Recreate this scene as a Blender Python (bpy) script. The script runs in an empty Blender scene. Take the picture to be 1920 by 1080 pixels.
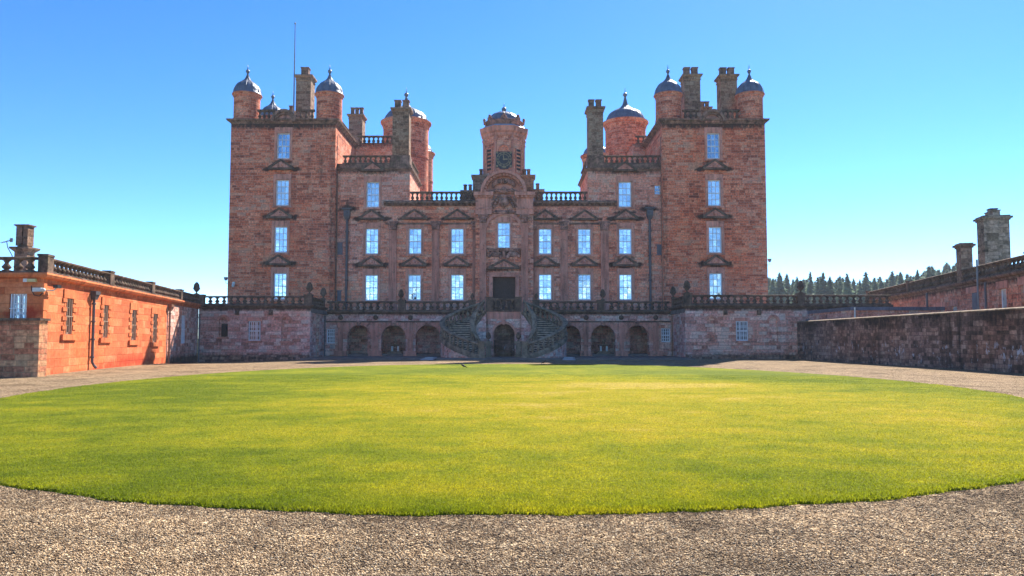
import bpy, math, random
import numpy as np
from mathutils import Vector
random.seed(7)
R = math.radians
sc = bpy.context.scene
COL = sc.collection

# ------------------------------------------------------------------ camera
F = 1371.0; TILT = R(3.3); S = 18.0 / F; CH = 1.38
cam = bpy.data.cameras.new("camera"); cam.sensor_width = 36; cam.lens = F / 1920 * 36
cam.shift_y = 18.0 / 1920; cam.clip_end = 5000; cam.clip_start = .1
camo = bpy.data.objects.new("camera", cam); COL.objects.link(camo)
camo.location = (0, 0, CH); camo.rotation_euler = (math.pi / 2 + TILT, 0, 0); sc.camera = camo

# ------------------------------------------------------------------ sky, sun, exposure
ALPHA, ELEV = R(27), R(42)
world = bpy.data.worlds.new("World"); sc.world = world; world.use_nodes = True
wn = world.node_tree
sky = wn.nodes.new('ShaderNodeTexSky'); sky.sky_type = 'NISHITA'; sky.sun_disc = False
sky.sun_elevation = ELEV; sky.sun_rotation = ALPHA; sky.air_density = .6; sky.dust_density = .05; sky.ozone_density = 3
hsv = wn.nodes.new('ShaderNodeHueSaturation'); hsv.inputs['Saturation'].default_value = 1.17
gam = wn.nodes.new('ShaderNodeGamma'); gam.inputs['Gamma'].default_value = 1.2
wn.links.new(sky.outputs[0], gam.inputs['Color']); wn.links.new(gam.outputs[0], hsv.inputs['Color'])
wn.links.new(hsv.outputs[0], wn.nodes['Background'].inputs[0])
wn.nodes['Background'].inputs[1].default_value = .045
sun = bpy.data.lights.new("sun", 'SUN'); sun.energy = 2.65; sun.angle = R(.5); sun.color = (1, .93, .82)
suno = bpy.data.objects.new("sun", sun); COL.objects.link(suno)
tow = Vector((math.sin(ALPHA) * math.cos(ELEV), math.cos(ALPHA) * math.cos(ELEV), math.sin(ELEV)))
suno.rotation_euler = (-tow).to_track_quat('-Z', 'Y').to_euler(); suno.location = (30, 60, 80)
sc.view_settings.view_transform = 'Standard'; sc.view_settings.look = 'None'
sc.view_settings.exposure = 2.3; sc.view_settings.gamma = 1
sc.cycles.max_bounces = 6; sc.cycles.use_denoising = True

# ------------------------------------------------------------------ photo pixel -> point on a plane of known distance
def ray(u, v):
    dx = (u - 960) / F; dy = -(v - 540) / F + S
    return Vector((dx, math.cos(TILT) - dy * math.sin(TILT), math.sin(TILT) + dy * math.cos(TILT)))
def P(u, v, Y):
    d = ray(u, v); t = Y / d.y
    return d.x * t, CH + d.z * t
def X(u, Y, v=450): return P(u, v, Y)[0]
def Z(v, Y, u=960): return P(u, v, Y)[1]
def PW(u, v, A, B):          # on the vertical plane through ground points A, B -> (distance along AB, z)
    d = ray(u, v); ab = Vector((B[0] - A[0], B[1] - A[1])); n = Vector((-ab.y, ab.x))
    t = (n.x * A[0] + n.y * A[1]) / (n.x * d.x + n.y * d.y)
    p = Vector((d.x * t, d.y * t)); return (p - Vector(A)).dot(ab.normalized()), CH + d.z * t

# ------------------------------------------------------------------ node helpers
class NT:
    def __init__(s, name):
        s.m = bpy.data.materials.new(name); s.m.use_nodes = True; s.t = s.m.node_tree
        s.b = s.t.nodes['Principled BSDF']
    def n(s, ty, ins=None, **kw):
        nd = s.t.nodes.new(ty)
        for k, v in kw.items(): setattr(nd, k, v)
        for k, v in (ins or {}).items(): s.put(nd.inputs[k], v)
        return nd
    def put(s, sock, v):
        if isinstance(v, bpy.types.NodeSocket): s.t.links.new(v, sock)
        else: sock.default_value = v
    def math(s, op, a, b=0.0, clamp=False):
        nd = s.n('ShaderNodeMath', {0: a, 1: b}, operation=op); nd.use_clamp = clamp; return nd.outputs[0]
    def vmath(s, op, a, b=(0, 0, 0)):
        return s.n('ShaderNodeVectorMath', {0: a, 1: b}, operation=op).outputs[0]
    def noise(s, vec, scale, detail=4, rough=.55, col=False):
        nd = s.n('ShaderNodeTexNoise', {'Vector': vec, 'Scale': scale, 'Detail': detail, 'Roughness': rough})
        return nd.outputs['Color' if col else 'Fac']
    def ramp(s, fac, stops, interp='LINEAR'):
        nd = s.n('ShaderNodeValToRGB', {'Fac': fac}); cr = nd.color_ramp; cr.interpolation = interp
        while len(cr.elements) < len(stops): cr.elements.new(.5)
        for e, (p, c) in zip(cr.elements, stops):
            e.position = p; e.color = (*c, 1) if len(c) == 3 else (c[0],) * 3 + (1,)
        return nd.outputs['Color']
    def mix(s, fac, a, b, blend='MIX'):
        nd = s.n('ShaderNodeMix', data_type='RGBA', blend_type=blend)
        s.put(nd.inputs[0], fac)
        for i, v in ((6, a), (7, b)):
            if isinstance(v, tuple) and len(v) == 3: v = (*v, 1)
            s.put(nd.inputs[i], v)
        return nd.outputs[2]
    def rng(s, v, a, b, c=0.0, d=1.0):
        return s.n('ShaderNodeMapRange', {0: v, 1: a, 2: b, 3: c, 4: d}).outputs[0]
    def bump(s, h, strength=.5, dist=.02):
        s.put(s.b.inputs['Normal'], s.n('ShaderNodeBump', {'Height': h, 'Strength': strength, 'Distance': dist}).outputs[0])
    def uv(s): return s.n('ShaderNodeUVMap', uv_map='UVMap').outputs[0]
    def pos(s): return s.n('ShaderNodeNewGeometry').outputs['Position']
    def sep(s, v): return s.n('ShaderNodeSeparateXYZ', {0: v}).outputs
    def comb(s, x, y, z=0.0): return s.n('ShaderNodeCombineXYZ', {0: x, 1: y, 2: z}).outputs[0]
    def attr(s, a): return s.n('ShaderNodeAttribute', attribute_name=a).outputs['Fac']
    def base(s, c, rough=.9, spec=.2):
        if isinstance(c, tuple): c = (*c, 1)
        s.put(s.b.inputs['Base Color'], c); s.put(s.b.inputs['Roughness'], rough); s.b.inputs['Specular IOR Level'].default_value = spec
        return s.m

def stone(name, pal, mortar, bw=.75, rh=.3, streak=.5, soot=(.032, .026, .020), warm=None, gain=1.0, calm=1.0, msize=.012, stain_k=1.0, rubble=0.0, spots=0.0):
    k = NT(name); uv = k.uv(); p = k.pos()
    u, v, _ = k.sep(uv)
    rown = k.noise(k.comb(0.0, v, 3.7), .9, 2)
    v2 = k.math('ADD', v, k.math('MULTIPLY', k.math('SUBTRACT', rown, .5), .5))
    wob = k.noise(p, 2.2 if not rubble else 3.0, 2)
    amp = .035 + rubble * .16
    v3 = k.math('ADD', v2, k.math('MULTIPLY', k.math('SUBTRACT', wob, .5), amp))
    row = k.math('FLOOR', k.math('DIVIDE', v3, rh))
    wn2 = k.n('ShaderNodeTexWhiteNoise', {'W': row}, noise_dimensions='1D').outputs['Value']
    # stones of uneven length: stretch the course by a smooth function that differs from row to row
    u2 = k.math('ADD', k.math('ADD', u, k.math('MULTIPLY', wn2, 3.0)), k.math('MULTIPLY', k.math('SINE', k.math('ADD', k.math('MULTIPLY', u, 1.9), k.math('MULTIPLY', wn2, 40.0))), .28))
    def brick(w, h, off, sq, sf):
        b = k.n('ShaderNodeTexBrick', {'Vector': k.comb(u2, v3), 'Color1': (0, 0, 0, 1), 'Color2': (1, 1, 1, 1), 'Mortar': (.5, .5, .5, 1), 'Scale': 1.0,
                'Mortar Size': msize, 'Mortar Smooth': .25, 'Bias': 0.0, 'Brick Width': w, 'Row Height': h})
        b.offset = off; b.squash = sq; b.squash_frequency = sf; return b.outputs
    b1 = brick(bw, rh, .43, .62, 3)
    n1 = k.noise(p, .35, 3); n2 = k.noise(p, 7.0, 5, .65)
    n3 = k.noise(k.comb(k.math('MULTIPLY', u, .7), k.math('MULTIPLY', v, 1.3), 7.0), .9, 4, .65)
    tone = k.math('ADD', k.math('MULTIPLY', b1[0], .50), k.math('ADD', k.math('ADD', k.math('MULTIPLY', k.math('SUBTRACT', n1, .5), .5), k.math('MULTIPLY', k.math('SUBTRACT', n3, .5), .85)), k.math('ADD', .24, k.math('MULTIPLY', k.math('SUBTRACT', n2, .5), .35))))
    c = k.ramp(tone, pal)
    # bedding bands in single blocks
    band = k.noise(k.comb(k.math('MULTIPLY', u, .8), k.math('MULTIPLY', v, 9.0), 1.0), 1.6, 3)
    c = k.mix(k.rng(band, .50, .72, 0, .6 * calm), c, k.mix(.45, c, (.06, .03, .025)))
    c = k.mix(1.0, c, k.ramp(n2, [(.28, (1 - .52 * calm,) * 3), (.72, (1 + .38 * calm,) * 3)]), 'MULTIPLY')
    c = k.mix(k.math('MULTIPLY', b1[1], .8), c, mortar)
    hue = k.noise(p, .22, 3, .6)
    c = k.mix(k.rng(hue, .50, .66, 0, .5), c, k.mix(1.0, c, (.78, .80, .95), 'MULTIPLY'))
    c = k.mix(k.rng(hue, .50, .36, 0, .6), c, k.mix(1.0, c, (1.12, .84, .66), 'MULTIPLY'))
    if warm: # iron-red washes
        wn_ = k.noise(k.comb(k.math('MULTIPLY', u, .35), k.math('MULTIPLY', v, .16), 5.0), 1.1, 4)
        c = k.mix(k.rng(wn_, .53, .7, 0, warm[1]), c, k.mix(.5, c, warm[0]))
    sn = k.noise(k.comb(k.math('MULTIPLY', u, 1.3), k.math('MULTIPLY', v, .13), 9.0), 1.5, 5, .6)
    c = k.mix(1.0, c, (gain, gain, gain * .97), 'MULTIPLY')
    st = k.math('MULTIPLY', k.rng(sn, .52, .75, 0, 1), streak)
    at = k.attr('stain')
    a2 = k.rng(k.math('ADD', k.math('MULTIPLY', at, 1.15), k.math('MULTIPLY', k.math('SUBTRACT', k.noise(k.comb(k.math('MULTIPLY', u, 2.0), v, 0.0), 2.4, 5, .65), .5), .95)), .30, .68, 0, .93 * stain_k)
    c = k.mix(k.math('MAXIMUM', st, a2), c, soot)
    if spots:
        s_ = k.noise(k.comb(k.math('MULTIPLY', u, 1.6), k.math('MULTIPLY', v, .9), 2.0), 2.3, 4, .7)
        lowband = k.rng(k.math('ABSOLUTE', k.math('SUBTRACT', v, .75)), .1, .75, 1, 0)
        c = k.mix(k.math('MULTIPLY', k.rng(s_, .60, .66, 0, spots), lowband), c, (.55, .55, .58))
    hgt = k.math('ADD', k.math('MULTIPLY', b1[1], -.9), k.math('ADD', k.math('MULTIPLY', n2, .7), k.math('MULTIPLY', b1[0], .35)))
    k.bump(hgt, .9, .045)
    return k.base(c, .92, .15)

def dressed(name, pal, soot, amount, lichen=0.0):
    k = NT(name); p = k.pos()
    n1 = k.noise(p, 1.1, 5, .6); n2 = k.noise(p, 9, 5, .65); n3 = k.noise(p, 2.6, 6, .7)
    c = k.ramp(k.math('ADD', k.math('MULTIPLY', n1, .6), k.math('MULTIPLY', n2, .4)), pal)
    px_, py_, pz_ = k.sep(p); sv = k.noise(k.comb(k.math('MULTIPLY', px_, 2.6), k.math('MULTIPLY', py_, 2.6), k.math('MULTIPLY', pz_, .3)), 1.4, 5, .65)
    c = k.mix(1.0, c, k.ramp(sv, [(.3, (.5, .47, .45)), (.5, (.95,) * 3), (.7, (1.25, 1.2, 1.15))]), 'MULTIPLY')
    at = k.attr('stain')
    c = k.mix(k.rng(k.math('ADD', n3, k.math('MULTIPLY', at, .5)), .62 - amount * .45, .80 - amount * .3, 0, .9), c, soot)
    if lichen: c = k.mix(k.rng(k.noise(p, 4.5, 4), .55, .7, 0, lichen), c, (.30, .28, .13))
    k.bump(k.math('ADD', n2, k.math('MULTIPLY', n3, .8)), .6, .03)
    return k.base(c, .93, .15)

def plain(name, c, rough=.6, metal=0.0, var=.25, spec=.4, scale=3.0):
    k = NT(name); n = k.noise(k.pos(), scale, 5, .6)
    cc = k.mix(1.0, c, k.ramp(n, [(.25, (1 - var,) * 3), (.75, (1 + var,) * 3)]), 'MULTIPLY')
    k.b.inputs['Metallic'].default_value = metal
    return k.base(cc, rough, spec)

M = {}
PAL_T = [(0.05, (0.168, 0.054, 0.035)), (0.22, (0.403, 0.108, 0.059)), (0.38, (0.627, 0.171, 0.088)), (0.54, (0.717, 0.225, 0.122)), (0.7, (0.784, 0.333, 0.202)), (0.82, (0.515, 0.255, 0.176)), (0.95, (0.806, 0.451, 0.294))]
PAL_F = [(0.05, (0.187, 0.075, 0.055)), (0.22, (0.462, 0.155, 0.101)), (0.38, (0.682, 0.245, 0.154)), (0.54, (0.748, 0.3, 0.198)), (0.7, (0.814, 0.42, 0.29)), (0.82, (0.55, 0.33, 0.251)), (0.95, (0.836, 0.54, 0.396))]
PAL_L = [(.05, (.19, .10, .085)), (.22, (.44, .20, .155)), (.38, (.64, .31, .25)), (.52, (.70, .39, .32)), (.66, (.80, .58, .49)), (.78, (.56, .44, .39)), (.92, (.82, .68, .60))]
PAL_W = [(0.1, (0.428, 0.09, 0.032)), (0.35, (0.592, 0.148, 0.054)), (0.6, (0.673, 0.205, 0.079)), (0.85, (0.755, 0.295, 0.137))]
PAL_R = [(0.12, (0.132, 0.06, 0.048)), (0.3, (0.33, 0.13, 0.095)), (0.5, (0.462, 0.19, 0.142)), (0.7, (0.528, 0.3, 0.218)), (0.9, (0.33, 0.22, 0.171))]
PAL_D = [(0.12, (0.06, 0.044, 0.035)), (0.35, (0.166, 0.104, 0.081)), (0.55, (0.309, 0.182, 0.144)), (0.75, (0.451, 0.299, 0.237)), (0.95, (0.356, 0.312, 0.25))]
M['tower'] = stone('tower_sandstone', PAL_T, (.56, .36, .29), .58, .215, .30, gain=1.12, warm=((.42, .06, .03), .75))
M['front'] = stone('front_sandstone', PAL_F, (.58, .39, .33), .60, .225, .24, gain=1.18)
M['low'] = stone('terrace_sandstone', PAL_L, (.52, .39, .34), .66, .25, .34, gain=1.18, warm=((.38, .10, .06), .5))
M['wing'] = stone('wing_sandstone', PAL_W, (.42, .12, .05), 1.1, .34, .10, msize=.007, soot=(.46, .045, .014), warm=((.60, .07, .02), .5), calm=.35)
M['wing_end'] = stone('rough_sandstone', PAL_L, (.42, .30, .27), .5, .24, .45, rubble=.5)
M['rwing'] = stone('rubble_sandstone', PAL_F, (.42, .28, .22), .5, .25, .35, rubble=.5)
M['dark'] = stone('blackened_rubble', PAL_D, (.16, .11, .095), .42, .2, 1.0, soot=(.018, .014, .012), rubble=.35, spots=.9)
M['gwall'] = stone('boundary_sandstone', [(a, (c[0] * 1.35, c[1] * 1.25, c[2] * .9)) for a, c in PAL_R], (.40, .24, .13), .55, .22, .55)
M['stack'] = stone('chimney_sandstone', [(.1, (.09, .06, .04)), (.3, (.24, .14, .09)), (.5, (.36, .21, .135)), (.7, (.42, .28, .19)), (.9, (.27, .22, .15))], (.28, .2, .14), .5, .24, .55, soot=(.045, .038, .024))
M['gstack'] = stone('grey_chimney_stone', [(.12, (.05, .045, .035)), (.35, (.20, .16, .11)), (.6, (.38, .30, .22)), (.85, (.46, .36, .28))], (.28, .23, .17), .5, .24, .6, rubble=.4)
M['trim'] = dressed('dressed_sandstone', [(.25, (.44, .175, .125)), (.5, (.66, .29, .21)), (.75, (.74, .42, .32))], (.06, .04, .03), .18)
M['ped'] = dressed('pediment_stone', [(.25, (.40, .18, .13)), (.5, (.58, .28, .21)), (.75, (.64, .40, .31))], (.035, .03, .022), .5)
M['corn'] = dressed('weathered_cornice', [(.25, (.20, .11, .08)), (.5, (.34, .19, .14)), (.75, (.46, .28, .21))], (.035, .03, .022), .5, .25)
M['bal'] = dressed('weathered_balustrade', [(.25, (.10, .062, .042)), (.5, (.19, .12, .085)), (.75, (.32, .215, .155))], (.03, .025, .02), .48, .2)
M['stair'] = dressed('stair_stone', [(.25, (.19, .135, .09)), (.5, (.34, .25, .17)), (.75, (.50, .40, .29))], (.045, .038, .028), .4, .15)
M['riser'] = dressed('shaded_riser', [(.25, (.10, .075, .05)), (.5, (.17, .13, .085)), (.75, (.26, .2, .14))], (.03, .025, .018), .45)  # stair stone darkened: shade on the risers put into the colour
M['tread'] = dressed('skylit_tread', [(.25, (.42, .33, .24)), (.5, (.58, .47, .36)), (.75, (.70, .60, .48))], (.14, .115, .08), .25)  # stair stone lightened: skylight on the treads put into the colour
M['wtrim'] = dressed('orange_dressed_stone', [(.25, (.50, .12, .045)), (.5, (.62, .17, .06)), (.75, (.70, .25, .10))], (.25, .08, .035), .1)
M['white'] = plain('white_paint', (.78, .8, .82), .5, 0, .06)
M['pipe'] = plain('dark_lead_pipe', (.10, .09, .095), .5, .2)
M['copper'] = plain('brown_pipe', (.30, .15, .09), .45, .3)
M['wframe'] = plain('brown_window_paint', (.30, .22, .16), .6)
M['grey'] = plain('grey_slate', (.13, .13, .15), .6)
M['black'] = plain('black_iron', (.012, .012, .013), .5)
M['gold'] = plain('gilt', (.46, .34, .17), .4, .3, .1)
M['cdial'] = plain('clock_blue_black', (.02, .022, .03), .5)
M['door'] = plain('old_oak', (.075, .05, .04), .7, 0, .5, .2, 9)
M['plastic'] = plain('cream_plastic', (.62, .62, .58), .5)
M['ycover'] = plain('yellowed_cover', (.55, .48, .22), .5)
M['lamp'] = plain('grey_lamp', (.2, .21, .22), .5)
M['alu'] = plain('grey_ramp_metal', (.30, .32, .36), .45, .4)
M['roof'] = plain('roof_lead', (.32, .36, .44), .45, .3)
M['bark'] = plain('bark', (.10, .075, .055), .95)
M['bird'] = plain('bird_plumage', (.035, .028, .025), .7)

def lead():
    k = NT('blue_grey_lead'); uv = k.uv(); p = k.pos()
    u, v, _ = k.sep(uv)
    n = k.noise(p, 2.5, 5, .6)
    st = k.noise(k.comb(k.math('MULTIPLY', u, 5.0), k.math('MULTIPLY', v, .5), 0.0), 1.6, 4)
    c = k.ramp(n, [(.25, (.085, .10, .135)), (.55, (.15, .175, .225)), (.8, (.25, .285, .34))])
    c = k.mix(k.rng(st, .5, .72, 0, .7), c, (.07, .08, .11))
    c = k.mix(k.rng(st, .25, .36, .35, 0), c, (.42, .46, .54))
    k.b.inputs['Metallic'].default_value = .3
    k.bump(n, .12, .01)
    return k.base(c, k.rng(n, .3, .7, .42, .56), .45)
M['lead'] = lead()

def glass(name, dark, blind, mixf):
    k = NT(name); p = k.pos(); oi = k.n('ShaderNodeObjectInfo').outputs
    r = oi['Random']; u, v, _ = k.sep(k.uv())
    wob = k.noise(k.vmath('ADD', p, k.comb(k.math('MULTIPLY', r, 50.0), 0.0, 0.0)), 2.3, 2)
    c = k.mix(k.rng(wob, .35, .65, 0, 1), blind, tuple(x * .8 for x in blind))
    c = k.mix(k.rng(k.noise(k.vmath('ADD', p, k.comb(0.0, k.math('MULTIPLY', r, 90.0), 0.0)), 1.0, 3), .52, .6, 0, dark), c, (.05, .045, .04))
    cell = k.n('ShaderNodeTexWhiteNoise', {'Vector': k.comb(k.math('FLOOR', k.math('MULTIPLY', k.math('ADD', u, .52), 3.0)), k.math('FLOOR', k.math('MULTIPLY', v, 1.85)), k.math('MULTIPLY', r, 77.0))}, noise_dimensions='3D').outputs
    c = k.mix(1.0, c, k.ramp(cell['Value'], [(0, (.8, .8, .82)), (.5, (1.0,) * 3), (1, (1.1, 1.08, 1.04))]), 'MULTIPLY')
    k.base(c, .3, .5)
    gl = k.n('ShaderNodeBsdfGlossy', {'Color': (.93, .97, 1, 1), 'Roughness': .03})
    nb = k.n('ShaderNodeBump', {'Height': wob, 'Strength': .2, 'Distance': .06}).outputs[0]
    nb = k.n('ShaderNodeVectorMath', {0: k.vmath('ADD', nb, k.n('ShaderNodeVectorMath', {0: k.vmath('SUBTRACT', cell['Color'], (.5, .5, .5)), 3: .045}, operation='SCALE').outputs[0])}, operation='NORMALIZE').outputs[0]
    k.put(gl.inputs['Normal'], nb)
    ms = k.n('ShaderNodeMixShader', {0: k.rng(cell['Value'], 0, 1, mixf - .08, mixf + .06)}); k.put(ms.inputs[1], k.b.outputs[0]); k.put(ms.inputs[2], gl.outputs[0])
    k.put(k.t.nodes['Material Output'].inputs[0], ms.outputs[0]); return k.m
M['pane_light'] = glass('pane_with_white_blind', .3, (.62, .78, .82), .5)
M['pane_mid'] = glass('pane_half_blind', .95, (.5, .68, .74), .36)
M['pane_dark'] = glass('pane_clear', .9, (.05, .06, .075), .42)
M['pane_low'] = glass('dim_pane', .9, (.045, .035, .03), .12)

def lawn_color(k, p):
    x, y, z = k.sep(p)
    big = k.noise(k.comb(k.math('MULTIPLY', x, .55), k.math('MULTIPLY', y, .8), 0.0), .32, 5, .6)
    med = k.noise(k.comb(x, k.math('MULTIPLY', y, 1.2), 4.0), 1.3, 5, .62)
    # faded mowing bands, patchy thin turf towards the right of the middle
    dx = k.math('DIVIDE', k.math('SUBTRACT', x, 2.2), 8.5); dy = k.math('DIVIDE', k.math('SUBTRACT', y, 17.0), 11.0)
    rr = k.math('ADD', k.math('MULTIPLY', dx, dx), k.math('MULTIPLY', dy, dy))
    mid = k.rng(rr, 0.0, 1.25, 1, 0)
    dry = k.math('ADD', k.math('MULTIPLY', mid, .62), k.math('ADD', k.math('MULTIPLY', k.math('SUBTRACT', big, .5), 1.7), k.math('MULTIPLY', k.math('SUBTRACT', med, .5), 1.2)))
    px_ = k.math('DIVIDE', k.math('SUBTRACT', x, 3.2), 4.2); py_ = k.math('DIVIDE', k.math('SUBTRACT', y, 21.6), 1.5)
    dry = k.math('ADD', dry, k.rng(k.math('ADD', k.math('MULTIPLY', px_, px_), k.math('MULTIPLY', py_, py_)), 0, 1.2, .42, 0))
    c = k.ramp(k.math('ADD', dry, .13), [(.0, (.13, .17, .006)), (.25, (.205, .23, .008)), (.52, (.30, .285, .010)), (.78, (.38, .315, .016)), (1.0, (.45, .35, .06))])
    return c
def lawn_mat():
    k = NT('lawn_turf'); p = k.pos(); c = lawn_color(k, p)
    x, y, z = k.sep(p)
    f1 = k.noise(p, 22, 4, .7); f2 = k.noise(p, 75, 3, .7)
    c = k.mix(1.0, c, k.ramp(k.math('ADD', k.math('MULTIPLY', f1, .5), k.math('MULTIPLY', f2, .5)), [(.32, (.35,) * 3), (.5, (.9,) * 3), (.66, (1.65,) * 3)]), 'MULTIPLY')
    sp = k.noise(p, 9, 2); c = k.mix(k.rng(sp, .74, .78, 0, .6), c, (.10, .06, .02))
    k.bump(k.math('ADD', f1, f2), 1.0, .035)
    return k.base(c, .95, .08)
M['lawn'] = lawn_mat()
def blade_mat():
    k = NT('grass_blade'); p = k.pos(); c = lawn_color(k, p)
    r = k.attr('tone'); c = k.mix(1.0, c, k.ramp(r, [(0, (.5,) * 3), (.5, (1.15, 1.13, 1.05)), (1, (2.0, 1.85, 2.0))]), 'MULTIPLY')
    k.base(c, .7, .25)
    tr = k.n('ShaderNodeBsdfTranslucent', {'Color': c})
    ms = k.n('ShaderNodeMixShader', {0: .55}); k.put(ms.inputs[1], k.b.outputs[0]); k.put(ms.inputs[2], tr.outputs[0])
    k.put(k.t.nodes['Material Output'].inputs[0], ms.outputs[0]); return k.m
M['blade'] = blade_mat()
def gravel_mat(chip=False):
    k = NT('gravel_chip' if chip else 'gravel'); p = k.pos()
    if chip:
        c = k.ramp(k.attr('tone'), [(0, (.035, .02, .012)), (.3, (.17, .107, .058)), (.6, (.37, .255, .143)), (1, (.74, .58, .37))])
        pt_ = k.math('ADD', k.math('MULTIPLY', k.noise(p, .55, 5, .65), .5), k.math('MULTIPLY', k.noise(p, 2.6, 5, .7), .5))
        c = k.mix(1.0, c, k.ramp(pt_, [(.36, (.42, .385, .35)), (.5, (.98,) * 3), (.62, (1.35, 1.32, 1.26))]), 'MULTIPLY')
        return k.base(c, .85, .25)
    big = k.noise(p, .55, 5, .65); med = k.noise(p, 2.6, 5, .7)
    vo = k.n('ShaderNodeTexVoronoi', {'Vector': p, 'Scale': 60.0}); vo2 = k.n('ShaderNodeTexVoronoi', {'Vector': p, 'Scale': 27.0})
    h1 = k.sep(vo.outputs['Color'])[0]; h2 = k.sep(vo2.outputs['Color'])[1]
    t = k.math('ADD', k.math('MULTIPLY', h1, .55), k.math('MULTIPLY', h2, .45))
    c = k.ramp(t, [(.12, (.04, .022, .013)), (.36, (.20, .127, .07)), (.6, (.38, .262, .147)), (.85, (.68, .52, .33))])
    c = k.mix(1.0, c, k.ramp(k.math('ADD', k.math('MULTIPLY', big, .5), k.math('MULTIPLY', med, .5)), [(.36, (.42, .385, .35)), (.5, (.98,) * 3), (.62, (1.35, 1.32, 1.26))]), 'MULTIPLY')
    k.bump(k.math('ADD', k.math('MULTIPLY', vo.outputs['Distance'], -1.2), k.math('MULTIPLY', vo2.outputs['Distance'], -1.0)), .9, .03)
    return k.base(c, .95, .12)
M['gravel'] = gravel_mat(); M['chip'] = gravel_mat(True)
def simple_noise(name, stops, scale, bump=.4):
    k = NT(name); n = k.noise(k.pos(), scale, 6, .65); k.bump(n, bump, .03); return k.base(k.ramp(n, stops), .95, .15)
M['meadow'] = simple_noise('meadow', [(.3, (.05, .08, .02)), (.7, (.10, .13, .04))], .2)
M['paving'] = simple_noise('paving', [(.3, (.10, .085, .075)), (.7, (.24, .21, .19))], 1.7)
def needles():
    k = NT('conifer_needles'); r = k.attr('tone')
    oi = k.n('ShaderNodeObjectInfo').outputs['Random']
    c = k.ramp(k.math('ADD', k.math('MULTIPLY', r, .75), k.math('MULTIPLY', oi, .25)), [(0, (.10, .15, .10)), (.5, (.18, .25, .16)), (1, (.30, .36, .24))])
    k.base(c, .8, .2); tr = k.n('ShaderNodeBsdfTranslucent', {'Color': c})
    ms = k.n('ShaderNodeMixShader', {0: .35}); k.put(ms.inputs[1], k.b.outputs[0]); k.put(ms.inputs[2], tr.outputs[0])
    k.put(k.t.nodes['Material Output'].inputs[0], ms.outputs[0]); return k.m
M['needles'] = needles()

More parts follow.
